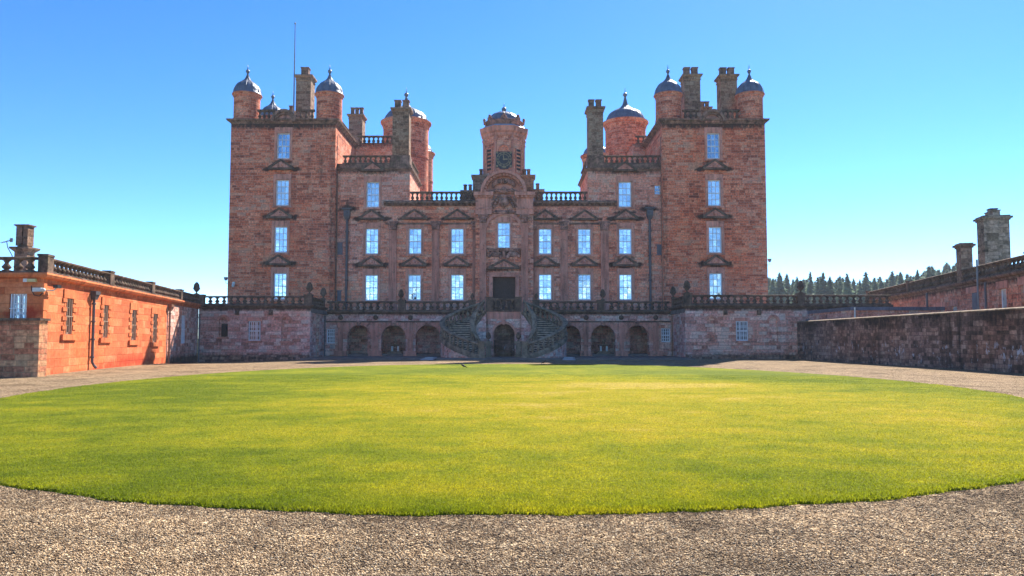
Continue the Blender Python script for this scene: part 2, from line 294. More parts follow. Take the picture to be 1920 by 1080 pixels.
# ------------------------------------------------------------------ mesh builder
ROOT = {}
def rootloc(o):
    while o.parent: o = o.parent
    return ROOT.get(o.name, Vector((0, 0, 0)))
class MB:
    def __init__(s): s.v = []; s.f = []; s.st = {}
    def av(s, *p): s.v.append(tuple(p[0]) if len(p) == 1 else p); return len(s.v) - 1
    def quad(s, a, b, c, d):
        i = len(s.v); s.v += [tuple(a), tuple(b), tuple(c), tuple(d)]; s.f.append((i, i + 1, i + 2, i + 3)); return s
    def box(s, x0, x1, y0, y1, z0, z1):
        i = len(s.v)
        s.v += [(x0, y0, z0), (x1, y0, z0), (x1, y1, z0), (x0, y1, z0), (x0, y0, z1), (x1, y0, z1), (x1, y1, z1), (x0, y1, z1)]
        s.f += [tuple(i + j for j in q) for q in ((3, 2, 1, 0), (4, 5, 6, 7), (0, 1, 5, 4), (1, 2, 6, 5), (2, 3, 7, 6), (3, 0, 4, 7))]; return s
    def frustum(s, x0, x1, y0, y1, z0, z1, g):      # box whose top is larger by g on every side
        i = len(s.v)
        s.v += [(x0, y0, z0), (x1, y0, z0), (x1, y1, z0), (x0, y1, z0), (x0 - g, y0 - g, z1), (x1 + g, y0 - g, z1), (x1 + g, y1 + g, z1), (x0 - g, y1 + g, z1)]
        s.f += [tuple(i + j for j in q) for q in ((3, 2, 1, 0), (4, 5, 6, 7), (0, 1, 5, 4), (1, 2, 6, 5), (2, 3, 7, 6), (3, 0, 4, 7))]; return s
    def obox(s, o, d, n, a0, a1, b0, b1, z0, z1):    # box in a frame: origin o, along d, out n (2-D)
        pts = [(a0, b0), (a1, b0), (a1, b1), (a0, b1)]; i = len(s.v)
        for z in (z0, z1):
            for a, b in pts: s.v.append((o[0] + d[0] * a + n[0] * b, o[1] + d[1] * a + n[1] * b, z))
        s.f += [tuple(i + j for j in q) for q in ((3, 2, 1, 0), (4, 5, 6, 7), (0, 1, 5, 4), (1, 2, 6, 5), (2, 3, 7, 6), (3, 0, 4, 7))]; return s
    def prism(s, pts, y0, y1):                       # polygon in x,z extruded along y
        n = len(pts); i = len(s.v)
        s.v += [(x, y0, z) for x, z in pts] + [(x, y1, z) for x, z in pts]
        s.f.append(tuple(range(i, i + n))); s.f.append(tuple(range(i + 2 * n - 1, i + n - 1, -1)))
        for j in range(n): k = (j + 1) % n; s.f.append((i + j, i + n + j, i + n + k, i + k))
        return s
    def lathe(s, prof, c=(0, 0, 0), seg=16, a0=0, a1=2 * math.pi, cap=True, twist=0):
        i = len(s.v); full = abs(a1 - a0 - 2 * math.pi) < 1e-6; m = seg if full else seg + 1
        for r, z in prof:
            for k in range(m):
                a = a0 + (a1 - a0) * k / seg + twist
                s.v.append((c[0] + r * math.cos(a), c[1] + r * math.sin(a), c[2] + z))
        for j in range(len(prof) - 1):
            for k in range(seg):
                k2 = (k + 1) % m
                s.f.append((i + j * m + k, i + j * m + k2, i + (j + 1) * m + k2, i + (j + 1) * m + k))
        if cap and full:
            if prof[0][0] > 1e-4: s.f.append(tuple(i + k for k in range(m - 1, -1, -1)))
            if prof[-1][0] > 1e-4: s.f.append(tuple(i + (len(prof) - 1) * m + k for k in range(m)))
        return s
    def ball(s, c, r, seg=8, rx=1, ry=1, rz=1):
        i = len(s.v); n = max(4, seg // 2 + 1)
        s.lathe([(max(.0005, math.sin(math.pi * j / n)), -math.cos(math.pi * j / n)) for j in range(n + 1)], (0, 0, 0), seg, cap=False)
        for q in range(i, len(s.v)):
            x, y, z = s.v[q]; s.v[q] = (c[0] + x * r * rx, c[1] + y * r * ry, c[2] + z * r * rz)
        return s
    def tube(s, pts, r, seg=6):
        pts = [Vector(p) for p in pts]; rings = []
        for j, p in enumerate(pts):
            d = (pts[min(j + 1, len(pts) - 1)] - pts[max(j - 1, 0)]).normalized()
            up = Vector((0, 0, 1)) if abs(d.z) < .95 else Vector((0, 1, 0))
            a = d.cross(up).normalized(); b = d.cross(a); rr = r[j] if isinstance(r, (list, tuple)) else r
            i = len(s.v)
            for k in range(seg):
                t = 2 * math.pi * k / seg; q = p + a * (rr * math.cos(t)) + b * (rr * math.sin(t)); s.v.append(tuple(q))
            rings.append(i)
        for a, b in zip(rings, rings[1:]):
            for k in range(seg): s.f.append((a + k, a + (k + 1) % seg, b + (k + 1) % seg, b + k))
        s.f.append(tuple(rings[0] + k for k in range(seg))); s.f.append(tuple(rings[-1] + k for k in range(seg - 1, -1, -1))); return s
    def sweep(s, path, prof, closed=False):          # prof: (out, z); out is to the right of travel
        n = len(path); m = len(prof); rings = []
        for j in range(n):
            p = Vector(path[j])
            def nrm(a, b):
                d = Vector((b[0] - a[0], b[1] - a[1])); d.normalize(); return Vector((d.y, -d.x))
            prv = path[j - 1] if (j > 0 or closed) else None
            nxt = path[(j + 1) % n] if (j < n - 1 or closed) else None
            if prv is None: nn = nrm(path[j], nxt); sc_ = 1
            elif nxt is None: nn = nrm(prv, path[j]); sc_ = 1
            else:
                n1, n2 = nrm(prv, path[j]), nrm(path[j], nxt); nn = (n1 + n2)
                if nn.length < 1e-6: nn = n1
                nn.normalize(); sc_ = 1 / max(.35, nn.dot(n1))
            i = len(s.v)
            for o, z in prof: s.v.append((p.x + nn.x * o * sc_, p.y + nn.y * o * sc_, p.z + z))
            rings.append(i)
        rr = list(zip(rings, rings[1:])) + ([(rings[-1], rings[0])] if closed else [])
        for a, b in rr:
            for k in range(m): s.f.append((a + k, b + k, b + (k + 1) % m, a + (k + 1) % m))
        if not closed:
            s.f.append(tuple(rings[0] + k for k in range(m))); s.f.append(tuple(rings[-1] + k for k in range(m - 1, -1, -1)))
        return s
    def wall(s, o, d, n, u0, u1, z0, z1, holes=(), depth=.28, res=.5, stains=()):
        # flat wall in the frame (origin o, along d, out n) with rectangular openings and their reveals
        def cuts(a, b, hs):
            q = sorted({round(x, 4) for x in [a, b] + [h for h in hs if a < h < b]}); out = [q[0]]
            for x, y in zip(q, q[1:]):
                k = max(1, int(math.ceil((y - x) / res))); out += [x + (y - x) * t / k for t in range(1, k + 1)]
            return out
        us = cuts(u0, u1, [h for q in holes for h in q[:2]]); zs = cuts(z0, z1, [h for q in holes for h in q[2:4]])
        idx = {}
        def vid(i, j):
            if (i, j) not in idx:
                u, z = us[i], zs[j]; k = s.av(o[0] + d[0] * u, o[1] + d[1] * u, z); idx[i, j] = k
                if stains:
                    t = 0
                    for (su, sz, ru, rz, am) in stains:
                        e = ((u - su) / ru) ** 2 + ((z - sz) / rz) ** 2
                        if e < 6: t = max(t, am * math.exp(-e))
                    s.st[k] = t
            return idx[i, j]
        for i in range(len(us) - 1):
            for j in range(len(zs) - 1):
                cu, cz = (us[i] + us[i + 1]) / 2, (zs[j] + zs[j + 1]) / 2
                if any(h[0] < cu < h[1] and h[2] < cz < h[3] for h in holes): continue
                s.f.append((vid(i, j), vid(i + 1, j), vid(i + 1, j + 1), vid(i, j + 1)))
        def pt(u, z, b): return (o[0] + d[0] * u - n[0] * b, o[1] + d[1] * u - n[1] * b, z)
        for h in holes:
            a, b, c, e = h[:4]; dp = h[4] if len(h) > 4 else depth
            s.quad(pt(a, c, 0), pt(b, c, 0), pt(b, c, dp), pt(a, c, dp)); s.quad(pt(a, e, dp), pt(b, e, dp), pt(b, e, 0), pt(a, e, 0))
            s.quad(pt(a, c, dp), pt(a, e, dp), pt(a, e, 0), pt(a, c, 0)); s.quad(pt(b, c, 0), pt(b, e, 0), pt(b, e, dp), pt(b, c, dp))
        return s
    def archfill(s, o, d, n, u0, u1, zs, z1, depth, seg=14):
        # spandrels of a round-headed opening inside a rectangular hole, springing at zs, crown at z1, plus the soffit
        uc = (u0 + u1) / 2; ru = (u1 - u0) / 2; rz = z1 - zs
        def pt(u, z, b=0): return (o[0] + d[0] * u - n[0] * b, o[1] + d[1] * u - n[1] * b, z)
        ps = [(uc - ru * math.cos(math.pi * k / seg), zs + rz * math.sin(math.pi * k / seg)) for k in range(seg + 1)]
        for (ua, za), (ub, zb) in zip(ps, ps[1:]):
            s.quad(pt(ua, za), pt(ub, zb), pt(ub, z1), pt(ua, z1)); s.quad(pt(ua, za, depth), pt(ub, zb, depth), pt(ub, zb), pt(ua, za))
        return s
    def ring(s, cx, cz, ri, ro, y0, y1, a0=0, a1=math.pi, seg=20, ez=1.0):
        ps = []
        for r in (ri, ro):
            ps.append([(cx - r * math.cos(a0 + (a1 - a0) * k / seg), cz + ez * r * math.sin(a0 + (a1 - a0) * k / seg)) for k in range(seg + 1)])
        for k in range(seg):
            s.prism([ps[0][k], ps[0][k + 1], ps[1][k + 1], ps[1][k]][::-1], y0, y1)
        return s
    def mesh(s, name, mat, off=(0, 0, 0), smooth=False, cyl=None):
        me = bpy.data.meshes.new(name)
        me.from_pydata([(x - off[0], y - off[1], z - off[2]) for x, y, z in s.v], [], s.f)
        me.update()
        uvl = me.uv_layers.new(name='UVMap'); uvs = np.zeros((len(me.loops), 2), np.float32); V = s.v
        for p in me.polygons:
            nx, ny, nz = p.normal
            if abs(nz) > .8:
                for li in p.loop_indices: q = V[me.loops[li].vertex_index]; uvs[li] = (q[0], q[1])
            else:
                L = math.hypot(nx, ny) or 1; tx, ty = -ny / L, nx / L
                for li in p.loop_indices:
                    q = V[me.loops[li].vertex_index]
                    if cyl:
                        a = math.atan2(q[1] - cyl[1], q[0] - cyl[0]); ac = math.atan2(p.center[1] + off[1] - cyl[1], p.center[0] + off[0] - cyl[0])
                        if a - ac > math.pi: a -= 2 * math.pi
                        if ac - a > math.pi: a += 2 * math.pi
                        uvs[li] = (a * cyl[2], q[2])
                    else: uvs[li] = (q[0] * tx + q[1] * ty, q[2])
        uvl.data.foreach_set('uv', uvs.ravel())
        if s.st:
            at = me.attributes.new('stain', 'FLOAT', 'POINT'); ar = np.zeros(len(s.v), np.float32)
            for k, t in s.st.items(): ar[k] = t
            at.data.foreach_set('value', ar)
        if smooth: me.polygons.foreach_set('use_smooth', [True] * len(me.polygons))
        me.materials.append(mat if not isinstance(mat, str) else M[mat]); return me
    def build(s, name, mat, parent=None, smooth=False, cyl=None):
        off = rootloc(parent) if parent else (0, 0, 0)
        o = bpy.data.objects.new(name, s.mesh(name, mat, off, smooth, cyl)); COL.objects.link(o)
        if parent: o.parent = parent
        return o
def inst(name, me, parent, loc, rz=0, scale=None):
    o = bpy.data.objects.new(name, me); COL.objects.link(o)
    base = rootloc(parent) if parent else Vector((0, 0, 0))
    o.location = Vector(loc) - base; o.rotation_euler = (0, 0, rz)
    if scale: o.scale = scale
    if parent:
        pp = parent; acc = Vector((0, 0, 0))
        while pp.parent: acc += pp.location; pp = pp.parent
        o.location -= acc; o.parent = parent
    return o
def tag(o, label, cat, group=None):
    o['label'] = label; o['category'] = cat
    if group: o['group'] = group
    return o
def thing(name, label, cat, loc=(0, 0, 0), group=None, rz=0):
    o = bpy.data.objects.new(name, None); COL.objects.link(o); o.location = loc; o.rotation_euler = (0, 0, rz); o.empty_display_size = .3
    ROOT[o.name] = Vector(loc); return tag(o, label, cat, group)
def struct(name, mb, mat, kind='structure'):
    o = mb.build(name, mat); o['kind'] = kind; return o

# ------------------------------------------------------------------ shared small meshes
def baluster_mesh(h, r, mat, seg=8):
    pr = [(r * .95, 0), (r * .95, .07), (r * .6, .10), (r * .5, .14), (r * .75, .2), (r * 1.0, .3), (r * .98, .4), (r * .7, .52), (r * .45, .66), (r * .42, .76), (r * .62, .8), (r * .62, .84), (r * .5, .87), (r * .9, .92), (r * .9, 1)]
    m = MB(); m.lathe([(a, b * h) for a, b in pr], seg=seg); return m.mesh('baluster', mat, smooth=True)
def balustrade(root, p0, p1, z, h, spacing, mat='bal', piers=(), w=.30, n=None, r=None, ends=(0, 0), rw=None):
    # rails from p0 to p1 (plan points), plinth at z, top at z+h; single balusters and piers are its pieces
    p0 = Vector(p0); p1 = Vector(p1); L = (p1 - p0).length; d = (p1 - p0) / L; nr = Vector((d.y, -d.x)); ang = math.atan2(d.y, d.x)
    ph, rh = h * .14, h * .17; rw = rw or w * .62
    m = MB(); a = (p0.x, p0.y, z); b = (p1.x, p1.y, z)
    hw = w / 2
    m.sweep([a, b], [(hw, 0), (hw, ph * .7), (hw * .8, ph), (-hw * .8, ph), (-hw, ph * .7), (-hw, 0)])
    zt = h - rh
    m.sweep([a, b], [(hw * .75, zt), (hw * 1.05, zt + rh * .3), (hw * 1.1, zt + rh * .75), (hw * .8, h), (-hw * .8, h), (-hw * 1.1, zt + rh * .75), (-hw * 1.05, zt + rh * .3), (-hw * .75, zt)])
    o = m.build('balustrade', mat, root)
    n = n or max(2, int(round(L / spacing)))
    bm = baluster_mesh(zt - ph, r or min(.17, spacing * .36), mat)
    pset = [t * L for t in piers]
    for t in pset:
        q = p0 + d * t; pm = MB()
        pm.obox(q, d, nr, -.27, .27, -hw * 1.15, hw * 1.15, z + .005, z + h + .03); pm.obox(q, d, nr, -.31, .31, -hw * 1.3, hw * 1.3, z + h + .03, z + h + .11)
        pm.build('pier', mat, o)
    for k in range(n):
        t = (k + .5) * L / n
        if any(abs(t - q) < .27 + spacing * .3 for q in pset): continue
        q = p0 + d * t; inst('baluster', bm, o, (q.x, q.y, z + ph), ang)
    return o

WW, WH = 1.10, 2.2
def sash_mesh(w, h, cols=3, rows=4, bar=.035, fr=.075, meet=True, mat='white'):
    m = MB(); hw = w / 2
    m.box(-hw, -hw + fr, -.05, .05, 0, h); m.box(hw - fr, hw, -.05, .05, 0, h); m.box(-hw + fr, hw - fr, -.05, .05, h - fr, h); m.box(-hw + fr, hw - fr, -.055, .05, 0, fr * 1.35)
    iw = w - 2 * fr
    for c in range(1, cols): x = -hw + fr + iw * c / cols; m.box(x - bar / 2, x + bar / 2, -.028, .02, fr * 1.35, h - fr)
    for r_ in range(1, rows):
        z = h * r_ / rows; b = bar * (1.9 if meet and r_ == rows // 2 else 1)
        m.box(-hw + fr, hw - fr, -.034 if b > bar else -.031, .022, z - b / 2, z + b / 2)
    return m.mesh('window', mat)
def pane_mesh(w, h, mat):
    m = MB(); m.box(-w / 2 + .03, w / 2 - .03, .024, .034, .03, h - .03); return m.mesh('pane', mat)
def surround_mesh(w, h, mat='trim', t=.2, lug=.28):
    m = MB(); hw = w / 2
    m.box(-hw - t, -hw, -.06, .03, -.02, h + t); m.box(hw, hw + t, -.06, .03, -.02, h + t); m.box(-hw, hw, -.06, .03, h, h + t)
    m.box(-hw - t, hw + t, -.045, .02, h + t, h + t + lug); m.box(-hw - t - .05, hw + t + .05, -.12, .05, -.17, -.02)
    return m.mesh('window_surround', mat)
SASH = sash_mesh(WW, WH); SUR = surround_mesh(WW, WH)
PANES = {q: pane_mesh(WW, WH, q) for q in ('pane_light', 'pane_mid', 'pane_dark')}
def window(root, x, y, z, kind='pane_light', sur=True):
    w = inst('window', SASH, root, (x, y + .16, z)); inst('pane', PANES[kind], w, (x, y + .16, z))
    if sur: inst('window_surround', SUR, root, (x, y - .001, z))
    return w
def pediment_mesh(w, h, d=.34, carve=3):
    m = MB(); hw = w / 2; t = .15
    m.prism([(-hw, 0), (hw, 0), (hw, .06), (hw - .06, t), (-hw + .06, t), (-hw, .06)], -d, 0)
    s = (h - t) / hw
    for sg in (-1, 1):
        pts = [(sg * hw, t * .8), (sg * (hw - .02), t * 1.55), (0, h), (0, h - t * 1.15), (sg * (hw - t * 1.15 / s), t)]
        m.prism(pts if sg < 0 else pts[::-1], -d - .003, 0)
    return m.mesh('pediment', 'bal')
def carving_mesh(w, h, seed, mat='trim', n=16, rmin=.05, rmax=.11, tri=True):
    rnd = random.Random(seed); m = MB()
    for k in range(n):
        x = rnd.uniform(0, w / 2); z = rnd.uniform(0, h)
        if tri and z > h * (1 - 2 * x / w) * .92: z = h * (1 - 2 * x / w) * rnd.uniform(.2, .7)
        r = rnd.uniform(rmin, rmax)
        for sg in (-1, 1): m.ball((sg * x, 0, z), r, 7, rnd.uniform(.6, 1.4), .8, rnd.uniform(.6, 1.3))
    m.ball((0, 0, h * .42), rmax * 1.3, 8, 1, .9, 1.2)
    return m.mesh('carving', mat, smooth=True)
PED = pediment_mesh(2.16, .9); TYM = [carving_mesh(1.25, .5, s) for s in range(5)]
TPL = MB(); TPL.prism([(-.86, .13), (.86, .13), (0, .80)], -.25, 0); TPLM = TPL.mesh('tympanum', 'trim')
def pediment(root, x, y, z, seed=0, scale=1.0):
    p = inst('pediment', PED, root, (x, y, z), scale=(scale, 1, scale))
    t = inst('tympanum', TPLM, p, (x, y, z)); inst('carving', TYM[seed % 5], p, (x, y - .25, z + .17)); return p
STN = []   # (x, z, strength) of stained pediments on the walls
def ped_stains(lst):
    out = []
    for x, z, a in lst:
        out += [(x - 1.2, z + .1, .42, .2, a), (x + 1.2, z + .1, .42, .2, a), (x, z - .05, 1.1, .16, a * .6),
                (x - .62, z + .62, .4, .2, a * .62), (x + .62, z + .62, .4, .2, a * .62), (x, z + 1.0, .4, .2, a * .5)]
    return out
def barred_mesh(w, h, bars=5, cross=2, mat='white'):
    m = MB(); hw = w / 2
    for k in range(bars): x = -hw + w * (k + .5) / bars; m.box(x - .016, x + .016, -.14, -.11, .01, h - .01)
    for k in range(cross): z = h * (k + 1) / (cross + 1); m.box(-hw, hw, -.146, -.105, z - .014, z + .014)
    return m.mesh('window_bars', mat)
def barred_window(root, o, d, n, u, z, w, h, pane='pane_low', bars=6, cross=2, cols=3, rows=4, inset=.15, mat='white'):
    rz = math.atan2(d[1], d[0]); x = o[0] + d[0] * u - n[0] * inset; y = o[1] + d[1] * u - n[1] * inset
    f = inst('window', sash_mesh(w, h, cols, rows, .05, .07, mat=mat), root, (x, y, z), rz)
    p = inst('pane', pane_mesh(w, h, pane), f, (x, y, z)); p.rotation_euler = (0, 0, 0)
    f.rotation_euler = (0, 0, rz); b = inst('window_bars', barred_mesh(w, h, bars, cross, mat), f, (x, y, z)); return f
def ogee_dome(root_part, c, r, h, mat='lead', ribs=14, fin=1.0, flat=False):
    # c = centre of the eaves; a swept-in onion profile with rolls, ball and spike
    prof = [(1.06, -.02), (1.06, .02), (1.0, .06), (.985, .17), (.93, .30), (.84, .41), (.71, .51), (.55, .59), (.40, .66), (.28, .73), (.19, .81), (.12, .90), (.075, 1.0)]
    if flat: prof = [(1.06, -.02), (1.06, .01), (1.0, .03), (.985, .11), (.95, .20), (.88, .30), (.78, .39), (.65, .46), (.51, .52), (.37, .58), (.24, .65), (.15, .74), (.10, .85), (.06, 1.0)]
    P_ = [(a * r, b * h) for a, b in prof]
    m = MB(); m.lathe(P_, c, 28, cap=False)
    d = m.build('dome', mat, root_part, True, cyl=(c[0], c[1], r))
    rb = MB()
    for k in range(ribs):
        a = 2 * math.pi * (k + .5) / ribs; rb.tube([(c[0] + (q + .012) * math.cos(a), c[1] + (q + .012) * math.sin(a), c[2] + z) for q, z in P_[2:]], [.028 * (.35 + .65 * q / r) for q, z in P_[2:]], 5)
    rb.build('dome_rib', mat, root_part, True)
    f = MB(); zt = c[2] + h
    f.lathe([(.075 * r, -.05), (.055 * r, .16 * fin), (.11, .18 * fin), (.05, .22 * fin)], (c[0], c[1], zt), 10)
    f.ball((c[0], c[1], zt + .40 * fin), .2 * fin, 12); f.lathe([(.05, 0), (.012, .5 * fin)], (c[0], c[1], zt + .57 * fin), 8)
    f.build('finial', mat, root_part, True); return d
def chimney(root, x0, x1, y0, y1, z0, z1, pots, mat='stack', pot_h=.8, cap=.16, part='chimney', ph_r=None):
    m = MB(); hc = .55
    m.box(x0, x1, y0, y1, z0, z1 - hc); m.frustum(x0, x1, y0, y1, z1 - hc, z1 - hc + .13, .07)
    m.box(x0 - .02, x1 + .02, y0 - .02, y1 + .02, z1 - hc + .13, z1 - .28); m.frustum(x0 - .02, x1 + .02, y0 - .02, y1 + .02, z1 - .28, z1 - .12, cap); m.box(x0 - cap - .02, x1 + cap + .02, y0 - cap - .02, y1 + cap + .02, z1 - .12, z1)
    c = m.build(part, mat, root)
    w = (x1 - x0)
    for k in range(pots):
        cx = x0 + w * (k + .5) / pots; r = ph_r or min(.33, w / pots * .36); pm = MB(); cy = (y0 + y1) / 2
        pm.box(cx - r, cx + r, cy - r * .9, cy + r * .9, z1, z1 + pot_h - .14); pm.frustum(cx - r, cx + r, cy - r * .9, cy + r * .9, z1 + pot_h - .14, z1 + pot_h - .08, .05)
        pm.box(cx - r - .05, cx + r + .05, cy - r * .9 - .05, cy + r * .9 + .05, z1 + pot_h - .08, z1 + pot_h)
        pm.build('chimney_pot', 'corn', c)
    return c
CORN = lambda s: [(0, 0), (.06 * s, 0), (.08 * s, .10 * s), (.2 * s, .16 * s), (.24 * s, .26 * s), (.40 * s, .30 * s), (.44 * s, .42 * s), (.47 * s, .5 * s), (.05 * s, .56 * s), (-.2, .56 * s), (-.2, 0)]

# ------------------------------------------------------------------ ground, gravel, lawn
def sm(a, b, x): t = min(1, max(0, (x - a) / (b - a))); return t * t * (3 - 2 * t)
def gz(x, y):
    z = .03 * math.sin(x * .31 + 1) * math.sin(y * .23) * sm(50, 46, y)
    z -= .22 * sm(-12, -21, x) * sm(42, 51, y); return z
g = MB(); Q = 3000; g.quad((-Q, -Q, -.5), (Q, -Q, -.5), (Q, Q, -.5), (-Q, Q, -.5)); struct('ground', g, 'meadow')
g = MB(); nx, ny = 110, 150; gx = [-42 + 84 * i / nx for i in range(nx + 1)]; gy = [-20 + 82 * (j / ny) for j in range(ny + 1)]
for y in gy:
    for x in gx: g.v.append((x, y, gz(x, y)))
for j in range(ny):
    for i in range(nx): a = j * (nx + 1) + i; g.f.append((a, a + 1, a + nx + 2, a + nx + 1))
struct('gravel_forecourt', g, 'gravel')
LCX, LCY, LA, LB = 0.0, 23.5, 12.7, 17.75
def edge_w(t): return .022 * np.sin(t * 37) + .016 * np.sin(t * 61 + 1) + .014 * np.sin(t * 143 + 2) + .012 * np.sin(t * 301)
def lawn_edge(t):     # outline of the oval lawn
    c, s_ = math.cos(t), math.sin(t); e = 2 / 2.35 if s_ > 0 else 1.0
    w = edge_w(t)
    return LCX + (LA + w) * math.copysign(abs(c) ** e, c), LCY + (LB + w) * math.copysign(abs(s_) ** (e if s_ > 0 else 1), s_)
g = MB(); NA = 900; NRr = 24
for j in range(NRr + 1):
    f = j / NRr
    for k in range(NA):
        x, y = lawn_edge(2 * math.pi * k / NA); x = LCX + (x - LCX) * f; y = LCY + (y - LCY) * f
        g.v.append((x, y, gz(x, y) + .022 + .05 * (1 - f * f)))
for k in range(NA):
    x, y = lawn_edge(2 * math.pi * k / NA); g.v.append((LCX + (x - LCX) * 1.003, LCY + (y - LCY) * 1.003, gz(x, y) - .05))
for j in range(NRr + 1):
    for k in range(NA): a = j * NA + k; b = j * NA + (k + 1) % NA; g.f.append((a, b, b + NA, a + NA)[::-1])
lw = struct('lawn', g, 'lawn')
rs = np.random.RandomState(3)
def bulk(name, V, Fc, tone, mat, kind='stuff', nv=3):
    me = bpy.data.meshes.new(name); nf = len(Fc)
    me.vertices.add(len(V)); me.vertices.foreach_set('co', V.astype(np.float32).ravel())
    me.loops.add(nf * Fc.shape[1]); me.loops.foreach_set('vertex_index', Fc.astype(np.int32).ravel())
    me.polygons.add(nf); me.polygons.foreach_set('loop_start', np.arange(0, nf * Fc.shape[1], Fc.shape[1], dtype=np.int32))
    me.update(calc_edges=True)
    at = me.attributes.new('tone', 'FLOAT', 'POINT'); at.data.foreach_set('value', tone.astype(np.float32))
    me.materials.append(M[mat]); o = bpy.data.objects.new(name, me); COL.objects.link(o); o['kind'] = kind; return o
vgz = np.vectorize(gz)
# grass blades over the nearer half of the lawn, thinning with distance
NB = 700000
yy = 5.6 + (rs.rand(NB) ** 2.1) * 22; half = yy * .73 + .3; xx = (rs.rand(NB) * 2 - 1) * half
tt = np.arctan2((yy - LCY) / LB, xx / LA); ww = edge_w(tt)
keep = (((yy - LCY) / (LB + ww)) ** 2 + (xx / (LA + ww)) ** 2 < 1.0 + rs.rand(NB) ** 3 * .012)
xx, yy = xx[keep], yy[keep]; nb = len(xx)
rad = ((yy - LCY) / LB) ** 2 + (xx / LA) ** 2
zz = .03 * np.sin(xx * .31 + 1) * np.sin(yy * .23) + .02 + .05 * np.clip(1 - rad, 0, 1)
hh = (.006 + .011 * rs.rand(nb)) * (1 + 1.0 * (rad > .985) * rs.rand(nb)) ; wd = (.0018 + .0016 * rs.rand(nb)) * (1 + yy / 10); an = rs.rand(nb) * 2 * np.pi; le = (rs.rand(nb, 2) - .5) * hh[:, None] * 1.6
V = np.zeros((nb, 3, 3)); V[:, 0] = np.c_[xx - wd * np.cos(an), yy - wd * np.sin(an), zz]; V[:, 1] = np.c_[xx + wd * np.cos(an), yy + wd * np.sin(an), zz]; V[:, 2] = np.c_[xx + le[:, 0], yy + le[:, 1], zz + hh]
bulk('grass', V.reshape(-1, 3), np.arange(nb * 3).reshape(-1, 3), np.repeat(rs.rand(nb), 3), 'blade')
# loose chips on the gravel in front
NC = 230000
yy = 4.3 + rs.rand(NC) ** 1.5 * 6.2; xx = (rs.rand(NC) * 2 - 1) * (yy * .74 + .2); keep = ((yy - LCY) / LB) ** 2 + (xx / LA) ** 2 > 1.0
xx, yy = xx[keep], yy[keep]; nc = len(xx); r0 = .0028 + .006 * rs.rand(nc) ** 2.5
cz = .03 * np.sin(xx * .31 + 1) * np.sin(yy * .23)
base = np.array([[1, 0, 0], [0, 1, 0], [-1, 0, 0], [0, -1, 0], [0, 0, .7], [0, 0, -.7]], float)
jit = base[None] * (0.7 + .6 * rs.rand(nc, 6, 1)); th = rs.rand(nc) * 6.28; c_, s_ = np.cos(th), np.sin(th)
J = np.stack([jit[:, :, 0] * c_[:, None] - jit[:, :, 1] * s_[:, None], jit[:, :, 0] * s_[:, None] + jit[:, :, 1] * c_[:, None], jit[:, :, 2]], 2) * r0[:, None, None]
V = J + np.c_[xx, yy, cz + r0 * .35][:, None]
fc = np.array([[0, 1, 4], [1, 2, 4], [2, 3, 4], [3, 0, 4], [1, 0, 5], [2, 1, 5], [3, 2, 5], [0, 3, 5]])
bulk('gravel_chips', V.reshape(-1, 3), (np.arange(nc)[:, None, None] * 6 + fc[None]).reshape(-1, 3), np.repeat(np.clip(.5 + .3 * rs.randn(nc), 0, 1), 6), 'chip')

# ------------------------------------------------------------------ planes of the castle
YC, YA, YT, YM, YB = 53.0, 58.0, 61.0, 61.7, 61.15
D0, N0 = (1, 0), (0, -1)                        # walls that face the camera
XC = X(944.5, YB)
TW = [(X(430, YT, 390), X(627.5, YT, 390)), (X(1243, YT, 390), X(1437, YT, 390))]
ZT = Z(232, YT); TD = 8.6
castle = thing('castle', 'pink sandstone castle with four domed turrets, clock tower and rows of sash windows', 'castle', (XC, YM, 0))
ZBASE = 3.3
rowz = lambda v, Y: Z(v, Y)
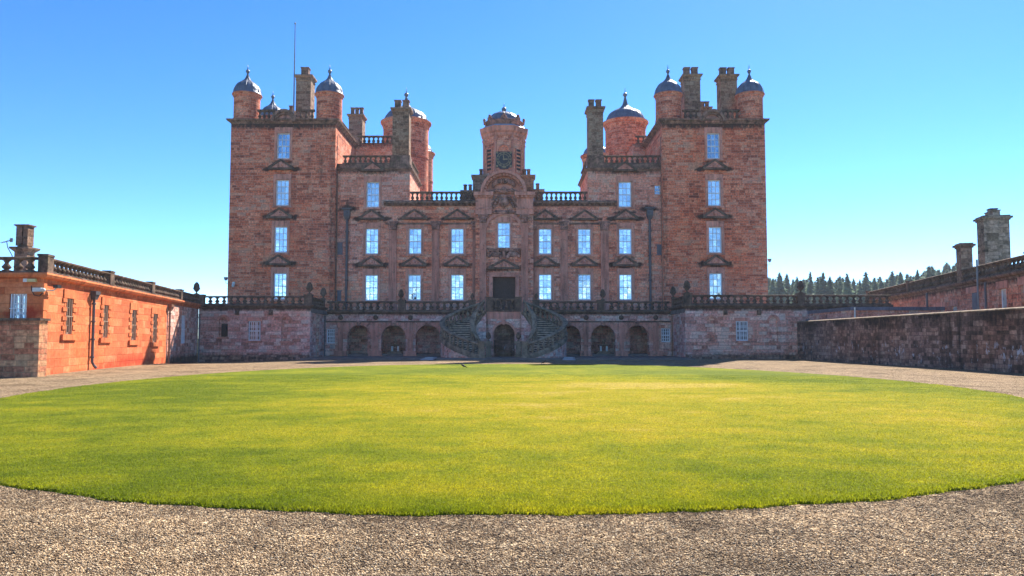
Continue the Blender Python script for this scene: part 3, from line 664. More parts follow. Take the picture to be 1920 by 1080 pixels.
# windows: centre pixel column, bottom pixel row
tow_win = [[(531, 297.5, 'pane_dark'), (529, 385.5, 'pane_mid'), (525.7, 473.5, 'pane_light'), (524.3, 561, 'pane_light')],
           [(1338, 297.5, 'pane_dark'), (1339.7, 385.8, 'pane_light'), (1341.6, 474, 'pane_mid'), (1342.7, 561, 'pane_mid')]]
tow_ped = [[(528, 319), (525.2, 410), (523, 497.6)], [(1339, 319), (1340, 410), (1341.5, 498)]]
for ti, (x0, x1) in enumerate(TW):
    holes = []; wins = []
    for u, v, kd in tow_win[ti]:
        x, z = P(u, v, YT); holes.append((x - WW / 2, x + WW / 2, z, z + WH)); wins.append((x, z, kd))
    peds = [P(u, v, YT) for u, v in tow_ped[ti]]
    st = ped_stains([(x, z, 1.1) for x, z in peds]) + [((x0 + x1) / 2, ZT, 9, .6, .72), ((x0 + x1) / 2, ZBASE, 9, .7, .4)]
    if ti == 0: st += [(x1 - 1.2, ZT - 3.5, .5, 3.0, .42), (x1 - .2, 10, .35, 12, .5)]
    else: st += [(x0 + .15, 10, .3, 12, .5)]
    st += [(x, z - .55, .55, .45, .5) for x, z, kd in wins]
    m = MB(); m.wall((0, YT), D0, N0, x0, x1, ZBASE, ZT, holes, .3, .32, st)
    m.wall((x1, 0), (0, 1), (1, 0), YT, YT + TD, ZBASE, ZT, (), .3, .6, [(YT + TD / 2, ZT, 9, .5, .6)]); m.wall((x0, 0), (0, 1), (-1, 0), YT, YT + TD, ZBASE, ZT, (), .3, .6, [(YT + TD / 2, ZT, 9, .5, .6)])
    m.wall((0, YT + TD), D0, (0, 1), x0, x1, ZBASE, ZT, (), .3, 2)
    m.build('tower_wall', 'tower', castle)
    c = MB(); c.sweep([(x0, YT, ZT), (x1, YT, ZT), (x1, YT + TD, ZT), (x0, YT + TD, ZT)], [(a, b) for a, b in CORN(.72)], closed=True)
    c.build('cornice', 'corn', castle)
    zr = ZT + .40; r = MB(); r.box(x0 + .25, x1 - .25, YT + .25, YT + TD - .25, ZT, zr - .03); r.build('tower_roof', 'roof', castle)
    for x, z, kd in wins: window(castle, x, YT, z, kd)
    for k, (x, z) in enumerate(peds): pediment(castle, x, YT - .002, z, k + ti)
    # carved stone arch over the cornice
    ax = X(530.5, YT) if ti == 0 else X(1338, YT); a = MB(); zb = ZT + .12
    a.ring(ax, zb, .84, 1.08, YT - .46, YT + .1, ez=.95); a.ring(ax, zb, .66, .84, YT - .30, YT + .1, ez=.95)
    ao = a.build('arched_pediment', 'corn', castle)
    t = MB(); t.prism([(ax - .66 * math.cos(math.pi * k / 14), zb + .63 * math.sin(math.pi * k / 14)) for k in range(15)], YT - .12, YT + .1); t.build('tympanum', 'ped', ao)
    inst('carving', carving_mesh(1.1, .5, 11 + ti, 'ped', 22), ao, (ax, YT - .12, zb + .03))
    # four corner turrets with lead domes
    tr = 1.05; cs = [(X(457.5, YT + .9), X(613.5, YT + .9)), (X(1256.5, YT + .9), X(1411, YT + .9))][ti]
    ztd = Z(178.5, YT + .9)
    for cx in cs:
        for cy in (YT + .95, YT + TD - 1.0):
            if cy > YT + 2 and abs(cx - XC) < 17: continue
            m = MB(); rr = 1.08
            m.lathe([(rr + .04, ZT + .38), (rr + .04, ZT + .62), (rr, ZT + .66), (rr, ztd - .28), (rr + .06, ztd - .24), (rr + .09, ztd - .10), (rr + .17, ztd - .05), (rr + .17, ztd)], (cx, cy, 0), 28)
            tu = m.build('turret', 'tower', castle, False, cyl=(cx, cy, rr)); tu.data.polygons.foreach_set('use_smooth', [False] * len(tu.data.polygons))
            ogee_dome(tu, (cx, cy, ztd + .02), rr + .06, 1.75, fin=.85, ribs=12)
    zbal = ZT + .40; hb = Z(205.5, YT + .4) - zbal
    balustrade(castle, (cs[0] + 1.1, YT + .45), (ax - .95, YT + .45), zbal, hb, .42, 'bal'); balustrade(castle, (ax + .95, YT + .45), (cs[1] - 1.1, YT + .45), zbal, hb, .42, 'bal')
    sx = [x1 - .45, x0 + .45][ti]; balustrade(castle, (sx, YT + 2.2), (sx, YT + TD - 2.3), zbal, hb, .5, 'bal')
# tower chimneys
def chim_px(u0, u1, v0, v1, Y, dep, pots, z0=None, ph=.8, mat='stack'):
    x0, x1 = X(u0, Y, v1), X(u1, Y, v1)
    zt = Z(v0, Y); zc = zt - ph
    return chimney(castle, x0, x1, Y, Y + dep, z0 if z0 is not None else Z(v1, Y), zc, pots, mat, ph)
chim_px(554, 582, 123, 215, YT + 3.0, 1.3, 1, ZT, .85)
chim_px(1284, 1314, 122.5, 215, YT + 2.2, 1.3, 2, ZT, .8); chim_px(1352.5, 1383, 123, 215, YT + 2.2, 1.3, 2, ZT, .8)
chim_px(1315, 1332, 188.5, 205, YT + 6.8, .8, 2, ZT, .62); chim_px(540, 549, 197, 210, YT + 6.0, .6, 1, ZT, .5)

# four-storey blocks between the towers and the clock range
ZMC = Z(321, YM); ZMR = Z(307, YM)
BX = [(TW[0][1], X(768.5, YM, 340)), (X(1101.5, YM, 340), TW[1][0])]; BD = 6.7
ZR3 = Z(378, YM)             # top of the three-storey cornice
bays = [[(698.6, 388.7), (697, 476.4), (696, 563.8)], [(778, 476.3), (776.8, 563.3)], [(857.3, 476.3), (857.2, 563.2)],
        [(1022.2, 476.7), (1022.4, 562.5)], [(1095.8, 476.8), (1096.2, 562.7)], [(1172, 388.3), (1172.7, 476.7), (1173.4, 562.7)]]
kinds = [['pane_mid', 'pane_light', 'pane_light'], ['pane_light', 'pane_mid'], ['pane_light', 'pane_light'], ['pane_light', 'pane_light'], ['pane_light', 'pane_mid'], ['pane_light', 'pane_light', 'pane_light']]
upper_ped = [(697.5, 412.5), (777.8, 412), (857.5, 412.2), (1022, 413), (1096, 413.3), (1172.5, 412.5)]
lower_ped = [(696.8, 500), (777, 500), (857, 500), (1022.5, 500), (1096, 499.5), (1172, 499.5)]
FX0, FX1 = X(891.5, YB), X(1000, YB)
for si in (0, 1):
    x0, x1 = BX[si]; holes = []; wins = []
    bsel = [0] if si == 0 else [5]
    for b in range(6):
        for (u, v), kd in zip(bays[b], kinds[b]):
            x, z = P(u, v, YM)
            if (x < XC) == (si == 0): wins.append((x, z, kd)); holes.append((x - WW / 2, x + WW / 2, z, z + WH))
    small = None
    if si == 1: sx, szv = P(1232.8, 364.5, YM); small = (sx, szv); holes.append((sx - .25, sx + .25, szv, szv + .78))
    peds = [P(u, v, YM) for u, v in upper_ped + lower_ped]; peds = [q for q in peds if (q[0] < XC) == (si == 0)]
    st = ped_stains([(x, z, 1.2 if abs(x - XC) > 9 else .75) for x, z in peds]) + [((x0 + x1) / 2, ZMC, 5, .4, .6)]
    st += [(x, z - .5, .5, .35, .42) for x, z, kd in wins]
    gxp = X(651.5, YM) if si == 0 else X(1217.5, YM); st += [(gxp, Z(392, YM), .9, .25, 1.0), (gxp, 9, .22, 8, .5)]
    m = MB()
    z3 = ZR3 - .35; zsp = Z(392.5, YM)
    m.wall((0, YM), D0, N0, x0, x1, zsp, ZMC, [h for h in holes if h[2] > zsp - 1], .3, .32, st)
    inner = x1 if si == 0 else x0; sg = 1 if si == 0 else -1
    m.wall((inner, 0), (0, 1), (sg, 0), YM, YM + BD, zsp, ZMC, (), .3, .5); m.wall((0, YM + BD), D0, (0, 1), x0, x1, zsp, ZMC, (), .3, 2)
    m.build('upper_wall', 'front', castle)
    # three-storey part
    a0, a1 = (x1, FX0) if si == 0 else (FX1, x0); l0, l1 = min(x0, a0), max(x1, a1)
    m = MB(); m.wall((0, YM), D0, N0, l0, l1, ZBASE, zsp, [h for h in holes if h[2] < zsp - 1], .3, .32, st)
    m.wall((0, YM), D0, N0, a0, a1, zsp, z3, (), .3, .32, st); m.build('range_wall', 'front', castle)
    m = MB(); m.wall((0, YM + 7.5), D0, (0, 1), l0, l1, ZBASE, z3, (), .3, 2); m.build('rear_wall', 'front', castle)
    r = MB(); r.box(a0, a1, YM + .1, YM + 7.4, z3 - .1, ZR3 - .02); r.box(x0, x1, YM + .15, YM + BD - .1, ZMC + .05, ZMR - .05); r.build('flat_roof', 'roof', castle)
    for x, z, kd in wins: window(castle, x, YM, z, kd)
    if small:
        w = inst('window', sash_mesh(.5, .78, 2, 3, .03, .05), castle, (small[0], YM + .12, small[1])); inst('pane', pane_mesh(.5, .78, 'pane_dark'), w, (small[0], YM + .12, small[1]))
    for k, (x, z) in enumerate(peds): pediment(castle, x, YM - .002, z, k)
    # cornice of the three-storey part with modillions, running a little over the taller block
    e0, e1 = (X(720, YM), FX0 - .02) if si == 0 else (FX1 + .02, X(1156, YM))
    c = MB(); zc = Z(386.5, YM); k_ = (ZR3 - zc)
    c.sweep([(e0, YM, zc), (e1, YM, zc)], [(.0, 0), (.08, 0), (.10, k_ * .3), (.40, k_ * .45), (.44, k_ * .8), (.40, k_), (.0, k_ + .03)])
    x = e0 + .2
    while x < e1 - .1: c.box(x, x + .17, YM - .33, YM - .09, zc + k_ * .12, zc + k_ * .43); x += .45
    c.box(e0 + .1, e1, YM - .07, YM, Z(415, YM) - .28, Z(415, YM) - .12) ; c.build('cornice', 'corn', castle)
    # parapet, pediment and balustrade of the four-storey block
    p = MB(); p.box(x0, x1, YM - .05, YM + .35, ZMC + .30, ZMR); p.box(inner - (.35 if si == 0 else -.05), inner + (.05 if si == 0 else .35), YM + .36, YM + BD, ZMC + .30, ZMR)
    p.sweep([(x0, YM, ZMC), (x1, YM, ZMC), (x1, YM + BD, ZMC)] if si == 0 else [(x0, YM + BD, ZMC), (x0, YM, ZMC), (x1, YM, ZMC)], CORN(.5)); p.build('parapet', 'corn', castle)
    px = X(698 if si == 0 else 1172.5, YM); pediment(castle, px, YM - .06, Z(322, YM), si, .92)
    hb = Z(291, YM) - ZMR; lx = (X(640, YM), X(736, YM)) if si == 0 else (X(1134, YM), X(1241, YM))
    balustrade(castle, (lx[0], YM + .15), (lx[1], YM + .15), ZMR, hb, .43, 'bal')
    balustrade(castle, (inner - sg * .2, YM + 2.0), (inner - sg * .2, YM + BD - .2), ZMR, hb, .55, 'bal')
    b0, b1 = (a0 + .02, X(887, YM)) if si == 0 else (X(1003, YM), a1 - .02)
    balustrade(castle, (b0, YM + .1), (b1, YM + .1), ZR3, Z(359, YM) - ZR3, .40, 'bal')
# pedestals and stacks at the inner ends of the tall blocks
for u0, u1, vt, dep in ((735.5, 766.5, 184.5, 1.25), (1104, 1131.5, 182.5, 1.5)):
    x0, x1 = X(u0, YM, 300), X(u1, YM, 300); p = MB(); p.box(x0 - .1, x1 + .08, YM - .02, YM + dep + .1, ZMR + .003, Z(291, YM)); p.build('chimney_pedestal', 'corn', castle)
    chim_px(u0, u1, vt, 291, YM + .05, dep, 2, Z(291, YM), .82)

# higher ranges at the back, round stair turrets in the courtyard
YK = 69.0; ZK = Z(270, YK)
for x0, x1, si in ((TW[0][1] - .2, X(737, YK), 0), (X(1188, YK), TW[1][0] + .2, 1)):
    m = MB(); m.wall((0, YK), D0, N0, x0, x1, 8, ZK, (), .3, .6, [((x0 + x1) / 2, ZK, 9, .6, .5)]); xi = x1 if si == 0 else x0
    m.wall((xi, 0), (0, 1), (1 if si == 0 else -1, 0), YK, YK + 18, 8, ZK, (), .3, 1.5); m.wall((0, YK + 18), D0, (0, 1), x0, x1, 8, ZK, (), .3, 2)
    m.box(x0, x1, YK + .01, YK + 17.9, ZK - .1, ZK + .02); m.build('courtyard_range', 'front', castle)
    balustrade(castle, (x0 + .3, YK + .2), (x1, YK + .2), ZK + .02, Z(254, YK) - ZK, .46, 'bal')
chim_px(653.5, 679, 198, 258, 74, 1.5, 3, 14, .9)
for u, v, rpx, Y, vt in ((761.5, 231, 42.5, 75, 171), (1172.5, 231, 38.0, 75, 172), (1118, 293, 26, 95, 240), (786, 288, 26, 95, 240)):
    cx, zt = P(u, v, Y); r = rpx * Y / F
    m = MB(); m.lathe([(r, 2), (r, zt - 3.9), (r + .06, zt - 3.85), (r + .06, zt - 3.7), (r, zt - 3.65), (r, zt - .75), (r + .08, zt - .6), (r + .13, zt - .35), (r + .30, zt - .12), (r + .30, zt)], (cx, Y, 0), 40)
    tu = m.build('stair_turret', 'tower', castle, False, cyl=(cx, Y, r))
    if Y < 80: ogee_dome(tu, (cx, Y, zt + .03), r * .97, Z(186.5, Y) - zt, ribs=16, fin=1.15, flat=True)
    else: ogee_dome(tu, (cx, Y, zt + .03), r * .97, 2.3, ribs=12, fin=.8, flat=True)

# ------------------------------------------------------------------ central bay: door, window, giant pilasters, arch, clock tower
wz = P(944.8, 465.5, YB); dx0, dx1 = X(923.9, YB), X(966, YB); dzt = Z(519, YB); ztopb = Z(364, YB)
m = MB(); m.wall((0, YB), D0, N0, FX0, FX1, ZBASE, ztopb - .02, [(wz[0] - .53, wz[0] + .53, wz[1], wz[1] + WH), (dx0, dx1, ZBASE, dzt, .7)], .3, .3,
       [(XC, Z(475, YB), 2.2, .35, .75), (XC, Z(505, YB), 2.2, .3, .55), (FX0, Z(400, YB), .3, 2, .4), (FX1, Z(400, YB), .3, 2, .4)])
m.wall((FX0, 0), (0, 1), (-1, 0), YB, YM, ZBASE, ztopb, ()); m.wall((FX1, 0), (0, 1), (1, 0), YB, YM, ZBASE, ztopb, ()); m.build('frontispiece_wall', 'front', castle)
w = inst('window', sash_mesh(1.06, WH), castle, (wz[0], YB + .16, wz[1])); inst('pane', PANES['pane_light'], w, (wz[0], YB + .16, wz[1]))
inst('window_surround', SUR, castle, (wz[0], YB - .001, wz[1]), scale=(.97, 1, 1))
a = MB(); a.ring(XC, Z(436, YB), X(985, YB) - XC - .35, X(985, YB) - XC - .1, YB - .16, YB + .02, seg=22, ez=1.02); a.build('window_arch', 'trim', castle)
# oak door in its moulded frame
d = MB(); xm = (dx0 + dx1) / 2; hw = (dx1 - dx0) / 2
d.box(dx0, dx1, YB + .60, YB + .70, ZBASE, dzt); dn = 9
for i in range(-4, 4): d.box(xm + i * .2 + .01, xm + i * .2 + .19, YB + .56, YB + .60, ZBASE, dzt - .3)
do = d.build('door', 'door', castle)
h_ = MB(); [h_.ball((xm + i * .2 + .1, YB + .555, ZBASE + .3 + j * .33), .03, 6) for i in range(-4, 4) for j in range(5)]; h_.ball((xm + .18, YB + .53, ZBASE + 1.05), .06, 8); h_.build('door_stud', 'black', do)
f = MB(); f.box(dx0 - .3, dx0, YB - .12, YB + .05, ZBASE, dzt + .25); f.box(dx1, dx1 + .3, YB - .12, YB + .05, ZBASE, dzt + .25); f.box(dx0, dx1, YB - .12, YB + .05, dzt, dzt + .25); f.box(dx0 - .45, dx1 + .45, YB - .16, YB, dzt + .253, dzt + .36)
for sg in (-1, 1):
    for j in range(6): f.ball((xm + sg * (hw + .42), YB - .06, dzt + .1 - j * .28 * (1 - j * .02)), .12 - j * .008, 7)
f.build('door_surround', 'trim', castle)
inst('pediment', pediment_mesh(2.6, .86), castle, (xm, YB - .01, Z(505, YB))); pt_ = MB(); pt_.prism([(xm - 1.05, Z(505, YB) + .12), (xm + 1.05, Z(505, YB) + .12), (xm, Z(505, YB) + .75)], YB - .25, YB); pt_.build('tympanum', 'trim', castle)
inst('carving', carving_mesh(1.7, .5, 31, 'trim', 30), castle, (xm, YB - .25, Z(505, YB) + .14))
# trophy panel above the door
tp = MB(); zq = Z(483, YB)
for sg in (-1, 1):
    tp.ball((xm + sg * .72, YB - .02, zq + .28), .5, 12, 1.0, .3, .52); tp.ball((xm + sg * .3, YB - .1, zq + .05), .16, 8); tp.ball((xm + sg * 1.25, YB - .08, zq + .12), .15, 8)
    for j in range(9): tp.ball((xm + sg * (.25 + j * .13), YB - .08, zq + .60 + .05 * math.sin(j * 2.1)), .1, 7)
tp.box(xm - 1.45, xm + 1.45, YB - .16, YB, zq + .68, zq + .80); tp.box(xm - .12, xm + .12, YB - .14, YB, zq, zq + .68); tp.build('carved_panel', 'ped', castle)

def pilaster(u0, u1, Y, vcap0, vcap1, out=.2, base=True):
    x0, x1 = X(u0, Y), X(u1, Y); w = x1 - x0; zc0, zc1 = Z(vcap1, Y), Z(vcap0, Y); m = MB(); nfl = 5
    m.box(x0, x1, Y - out + .06, Y, ZBASE, zc0); fw = w / (nfl * 2 - 1) if nfl else w
    for k in range(nfl): m.box(x0 + fw * 2 * k, x0 + fw * (2 * k + 1), Y - out, Y - out + .055, ZBASE + .5, zc0 - .05)
    m.box(x0 - .06, x1 + .06, Y - out - .06, Y, ZBASE, ZBASE + .32); m.box(x0 - .03, x1 + .03, Y - out - .03, Y, ZBASE + .323, ZBASE + .42)
    p = m.build('pilaster', 'trim', castle)
    c = MB(); h = zc1 - zc0; c.frustum(x0, x1, Y - out, Y, zc0, zc1 - .12, .07); c.box(x0 - .13, x1 + .13, Y - out - .12, Y, zc1 - .12, zc1)
    for r_ in range(2):
        for k in range(4): c.ball((x0 + w * (k + .5) / 4, Y - out - .05 - r_ * .03, zc0 + h * (.2 + .3 * r_)), .09, 7, 1, .8, 1.5)
    for sx in (x0 - .06, x1 + .06): c.ball((sx, Y - out - .06, zc1 - .22), .11, 8)
    c.build('capital', 'ped', p); return p
for u0, u1, v0, v1 in ((729.8, 744, 416, 432), (810.3, 824, 416, 432), (1050.5, 1064, 416, 432), (1126.2, 1140.5, 416, 433)): pilaster(u0, u1, YM, v0, v1)
for u0, u1 in ((886, 891.2), (1000.3, 1006)): pilaster(u0 + .2, u1, YM, 416, 432, .16)
for u0, u1 in ((899.5, 911.5), (977.5, 989.8)): pilaster(u0, u1, YB, 403, 419, .26)
# entablature blocks either side of the coat of arms
for s0, s1 in ((FX0, X(922, YB)), (X(968, YB), FX1)):
    e = MB(); z0, z1, z2, z3 = Z(402.8, YB), Z(392, YB), Z(373, YB), Z(362, YB)
    e.box(s0, s1, YB - .34, YB, z0, z1 - .05); e.box(s0 - .04, s1 + .04, YB - .42, YB, z1 - .05, z1 + .05); e.box(s0 + .02, s1 - .02, YB - .32, YB, z1 + .05, z2)
    e.frustum(s0, s1, YB - .36, YB, z2, z2 + .2, .12); e.box(s0 - .14, s1 + .14, YB - .62, YB, z2 + .2, z3)
    x = s0 + .05
    while x < s1 - .1: e.box(x, x + .15, YB - .55, YB - .37, z2 + .04, z2 + .197); x += .36
    e.build('entablature', 'trim', castle)
# round-headed pediment with the crowned arms
zs = Z(363, YB); ro = X(987.5, YB) - XC; ez = (Z(322, YB) - zs) / ro
a = MB(); a.ring(XC, zs, ro - .26, ro, YB - .72, YB + .8, seg=30, ez=ez); a.ring(XC, zs, ro - .46, ro - .26, YB - .42, YB + .8, seg=30, ez=ez)
for k in range(17):
    t = math.pi * (k + .5) / 17; q = ro - .36
    a.box(XC - q * math.cos(t) - .075, XC - q * math.cos(t) + .075, YB - .60, YB - .43, zs + ez * q * math.sin(t) - .075, zs + ez * q * math.sin(t) + .075)
ao = a.build('arched_pediment', 'trim', castle)
m = MB(); m.prism([(XC - (ro - .3) * math.cos(math.pi * k / 24), zs + ez * (ro - .3) * math.sin(math.pi * k / 24)) for k in range(25)], YB - .03, YB + .9); m.build('tympanum', 'trim', ao)
ar = MB(); zz_ = Z(401, YB)
for sg in (-1, 1):          # crown of leaves, winged heart, shield and supporters
    for j in range(7): t = R(12 + j * 13); ar.ball((XC + sg * .95 * math.cos(t) * .95, YB - .2, zs + .62 + .42 * math.sin(t)), .15, 8, .8, .9, 1.7)
    for j in range(6): ar.ball((XC + sg * (.2 + j * .2), YB - .15, zs + .28 - .07 * abs(j - 2)), .16, 7, 1.3, .8, .8)
    for j in range(7): ar.ball((XC + sg * (1.05 - .12 * math.sin(j * .9)), YB - .22, zs - .1 - j * .27), .18 - .01 * j, 8, 1, .9, 1.2)
    for j in range(4): ar.ball((XC + sg * (.5 + .1 * j), YB - .16, zs - .35 - j * .26), .16, 7)
    ar.ball((XC + sg * .7, YB - .16, zz_ + .1), .2, 8, 1.5, .8, .6)
ar.ball((XC, YB - .22, zs + .25), .26, 10, 1, .8, 1.1)
ar.prism([(XC - .42, zs - .35), (XC - .42, zs - .9), (XC, zs - 1.3), (XC + .42, zs - .9), (XC + .42, zs - .35)], YB - .26, YB)
ar.box(XC - .55, XC + .55, YB - .3, YB - .02, zs - .33, zs - .2); ar.box(XC - .75, XC + .75, YB - .2, YB, zz_ - .03, zz_ + .28)
ar.build('coat_of_arms', 'ped', castle, True)
# stepped blocks with pots behind the arch
for u0, u1, vt, vb, pots in ((886.5, 909, 328, 360, (901.5,)), (980, 1001, 328, 360, (984, 991.5)), (866, 886, 357, 362, (871.5, 881)), (1002, 1018, 355, 362, (1008.5,))):
    Y = YB + 1.6; x0, x1 = X(u0, Y, 345), X(u1, Y, 345); zt, zb = Z(vt, Y), ZR3 - .1; m = MB()
    m.box(x0, x1, Y, Y + 1.3, zb, zt - .3); m.frustum(x0, x1, Y, Y + 1.3, zt - .3, zt - .16, .1); m.box(x0 - .14, x1 + .14, Y - .14, Y + 1.44, zt - .16, zt); c = m.build('chimney', 'stack', castle)
    for u in pots:
        px = X(u, Y, vt); pm = MB(); ph = Z(vt - 13.5, Y) - zt; pm.lathe([(.15, 0), (.14, ph - .12), (.18, ph - .1), (.18, ph)], (px, Y + .6, zt), 10); pm.build('chimney_pot', 'corn', c, True)
# octagonal clock tower
YO = 64.3; ox, _ = P(945, 300, YO); orr = (X(982, YO) - X(908, YO)) / 2 / math.cos(math.pi / 8); zo0, zo1, zo2 = ZR3 - .1, Z(263, YO), Z(247.5, YO)
m = MB(); tw = math.pi / 8
m.lathe([(orr, zo0), (orr, zo1)], (ox, YO, 0), 8, twist=tw)
af = orr * math.cos(math.pi / 8); fw2 = orr * math.sin(math.pi / 8)
co = m.build('clock_tower', 'front', castle)
m = MB()
for k in range(8):
    t = tw + k * math.pi / 4; m.tube([(ox + (orr - .03) * math.cos(t), YO + (orr - .03) * math.sin(t), zo0), (ox + (orr - .03) * math.cos(t), YO + (orr - .03) * math.sin(t), zo1)], .13, 6)
    m.ball((ox + orr * math.cos(t), YO + orr * math.sin(t), zo1 - .35), .2, 7, 1, 1, 1.3)
m.lathe([(orr, zo1 - .1), (orr + .12, zo1), (orr + .14, zo1 + .2), (orr + .3, zo1 + .35), (orr + .36, zo2 - .12), (orr + .42, zo2), (orr, zo2 + .02)], (ox, YO, 0), 8, twist=tw); m.build('clock_tower_cornice', 'trim', co)
m = MB(); m.lathe([(orr + .2, zo2), (orr + .02, zo2 + .22), (orr - .1, zo2 + .26)], (ox, YO, 0), 8, twist=tw, cap=False); m.build('lead_flashing', 'roof', co)
# crown of stone leaves and the lead dome inside it
cb = Z(242.5, YO); ct = Z(228, YO); rc = (X(981, YO) - X(909, YO)) / 2; m = MB()
m.lathe([(rc - .25, cb - .1), (rc - .12, cb - .1), (rc, cb + .35), (rc + .03, cb + .42), (rc - .14, cb + .42), (rc - .3, cb)], (ox, YO, 0), 24)
for k in range(8):
    t = -math.pi / 2 + k * math.pi / 4; ux, uy = math.cos(t), math.sin(t)
    for a_, z_, r_ in ((0, .80, .14), (0, .62, .10), (-.17, .63, .10), (.17, .63, .10), (0, .48, .09)): m.ball((ox + (rc + .06) * ux - a_ * uy, YO + (rc + .06) * uy + a_ * ux, cb + z_), r_, 7, 1, 1, 1.25)
    t2 = t + math.pi / 8
    for s_ in (-.3, -.15, 0, .15, .3): m.ball((ox + rc * math.cos(t2 + s_ * .8), YO + rc * math.sin(t2 + s_ * .8), cb + .42 + .9 * s_ * s_), .09, 6)
m.build('stone_crown', 'ped', co, True)
rd = rc * .86; zd = cb + .25; pr = [(rd, 0), (rd, .3)] + [(rd * math.cos(R(a_)), .3 + (Z(211, YO) - zd - .3) * math.sin(R(a_))) for a_ in range(10, 90, 10)] + [(.05, Z(211, YO) - zd)]
m = MB(); m.lathe(pr, (ox, YO, zd), 28, cap=False); m.build('dome', 'lead', co, True, cyl=(ox, YO, rd))
m = MB()
for k in range(12):
    t = 2 * math.pi * k / 12; m.tube([(ox + q * math.cos(t), YO + q * math.sin(t), zd + z_) for q, z_ in pr], .035, 5)
m.build('dome_rib', 'lead', co, True)
m = MB(); zt_ = Z(211, YO); m.lathe([(.16, 0), (.08, .1), (.05, .16)], (ox, YO, zt_ - .04), 10); m.ball((ox, YO, zt_ + .27), .22, 12); m.lathe([(.05, 0), (.01, .45)], (ox, YO, zt_ + .44), 8); m.build('finial', 'lead', co, True)
# clock face with its ring of numerals
yc = YO - af - .10; cx, cz_ = P(944.8, 298.6, yc); x0, x1, z0, z1 = X(929.3, yc), X(960.3, yc), Z(314, yc), Z(284, yc)
m = MB(); m.prism([(x0, z0), (cx - .42, z0), (cx - .34, z0 - .12), (cx + .34, z0 - .12), (cx + .42, z0), (x1, z0), (x1, z1), (x0, z1)], yc, yc + .09); ck = m.build('clock', 'cdial', castle)
ck['label'] = 'square blue-black clock with a gilt ring of Roman numerals'
m = MB(); q = (x1 - x0) / 2
for r_ in (.62, .90): m.ring(cx, cz_, q * r_ - .012, q * r_ + .012, yc - .02, yc, 0, 2 * math.pi, 36)
for k in range(60): t = 2 * math.pi * k / 60; m.ball((cx + q * .86 * math.cos(t), yc - .01, cz_ + q * .86 * math.sin(t)), .012, 5)
for sx in (-1, 1):
    for sz in (-1, 1): m.ring(cx + sx * q * .83, cz_ + sz * q * .83, .04, .085, yc - .025, yc, 0, 2 * math.pi, 10)
m.build('dial_ring', 'gold', ck)
def hand(ang, ln, w0):
    m = MB(); s_, c_ = math.sin(ang), math.cos(ang)
    pts = [(-w0, -.1), (w0, -.1), (w0 * 1.3, ln * .6), (0, ln), (-w0 * 1.3, ln * .6)]
    m.prism([(cx + a_ * c_ + b_ * s_, cz_ - a_ * s_ + b_ * c_) for a_, b_ in pts], yc - .05, yc - .03); m.build('clock_hand', 'gold', ck)
hand(R(-10), q * .66, .022); hand(R(89), q * .55, .028)
def text(body, name, size, x, y, z, parent, mat, roll=0, rotx=90):
    cu = bpy.data.curves.new(name, 'FONT'); cu.body = body; cu.size = size; cu.align_x = 'CENTER'; cu.align_y = 'CENTER'; cu.extrude = .006; cu.materials.append(M[mat])
    t_ = bpy.data.objects.new(name, cu); me = bpy.data.meshes.new_from_object(t_); bpy.data.objects.remove(t_)
    o = bpy.data.objects.new(name, me); COL.objects.link(o); o.parent = parent; o.location = Vector((x, y, z)) - rootloc(parent); o.rotation_euler = (R(rotx), roll, 0); return o
for k, nm in enumerate(('XII', 'I', 'II', 'III', 'IIII', 'V', 'VI', 'VII', 'VIII', 'IX', 'X', 'XI')):
    t = R(30 * k); text(nm, 'numeral', .17, cx + q * .76 * math.sin(t), yc - .012, cz_ + q * .76 * math.cos(t), ck, 'gold', t)
text('1686', 'date', .2, cx, yc - .012, z0 + .015, ck, 'gold')
m = MB(); m.ring(cx, z1 + .03, .52, .62, yc - .02, yc + .12, seg=16, ez=1.05); m.box(x0 - .12, x0 - .02, yc + .0, yc + .12, z0 - .3, z1 + .5); m.box(x1 + .02, x1 + .12, yc, yc + .12, z0 - .3, z1 + .5); m.build('clock_surround', 'trim', castle)
for sg in (-1, 1):           # louvred slits in the slanting sides
    t = -math.pi / 2 + sg * math.pi / 4; nx_, ny_ = math.cos(t), math.sin(t); o_ = (ox + nx_ * af, YO + ny_ * af); m = MB()
    for j in range(6): m.obox(o_, (-ny_, nx_), (nx_, ny_), -.26, .26, -.02, .05, z0 - .1 + j * .33, z0 + .07 + j * .33)
    lo = m.build('louvre', 'black', castle); m = MB(); m.obox(o_, (-ny_, nx_), (nx_, ny_), -.36, -.27, -.02, .09, z0 - .3, z1 + .4); m.obox(o_, (-ny_, nx_), (nx_, ny_), .27, .36, -.02, .09, z0 - .3, z1 + .4); m.build('louvre_frame', 'trim', lo)

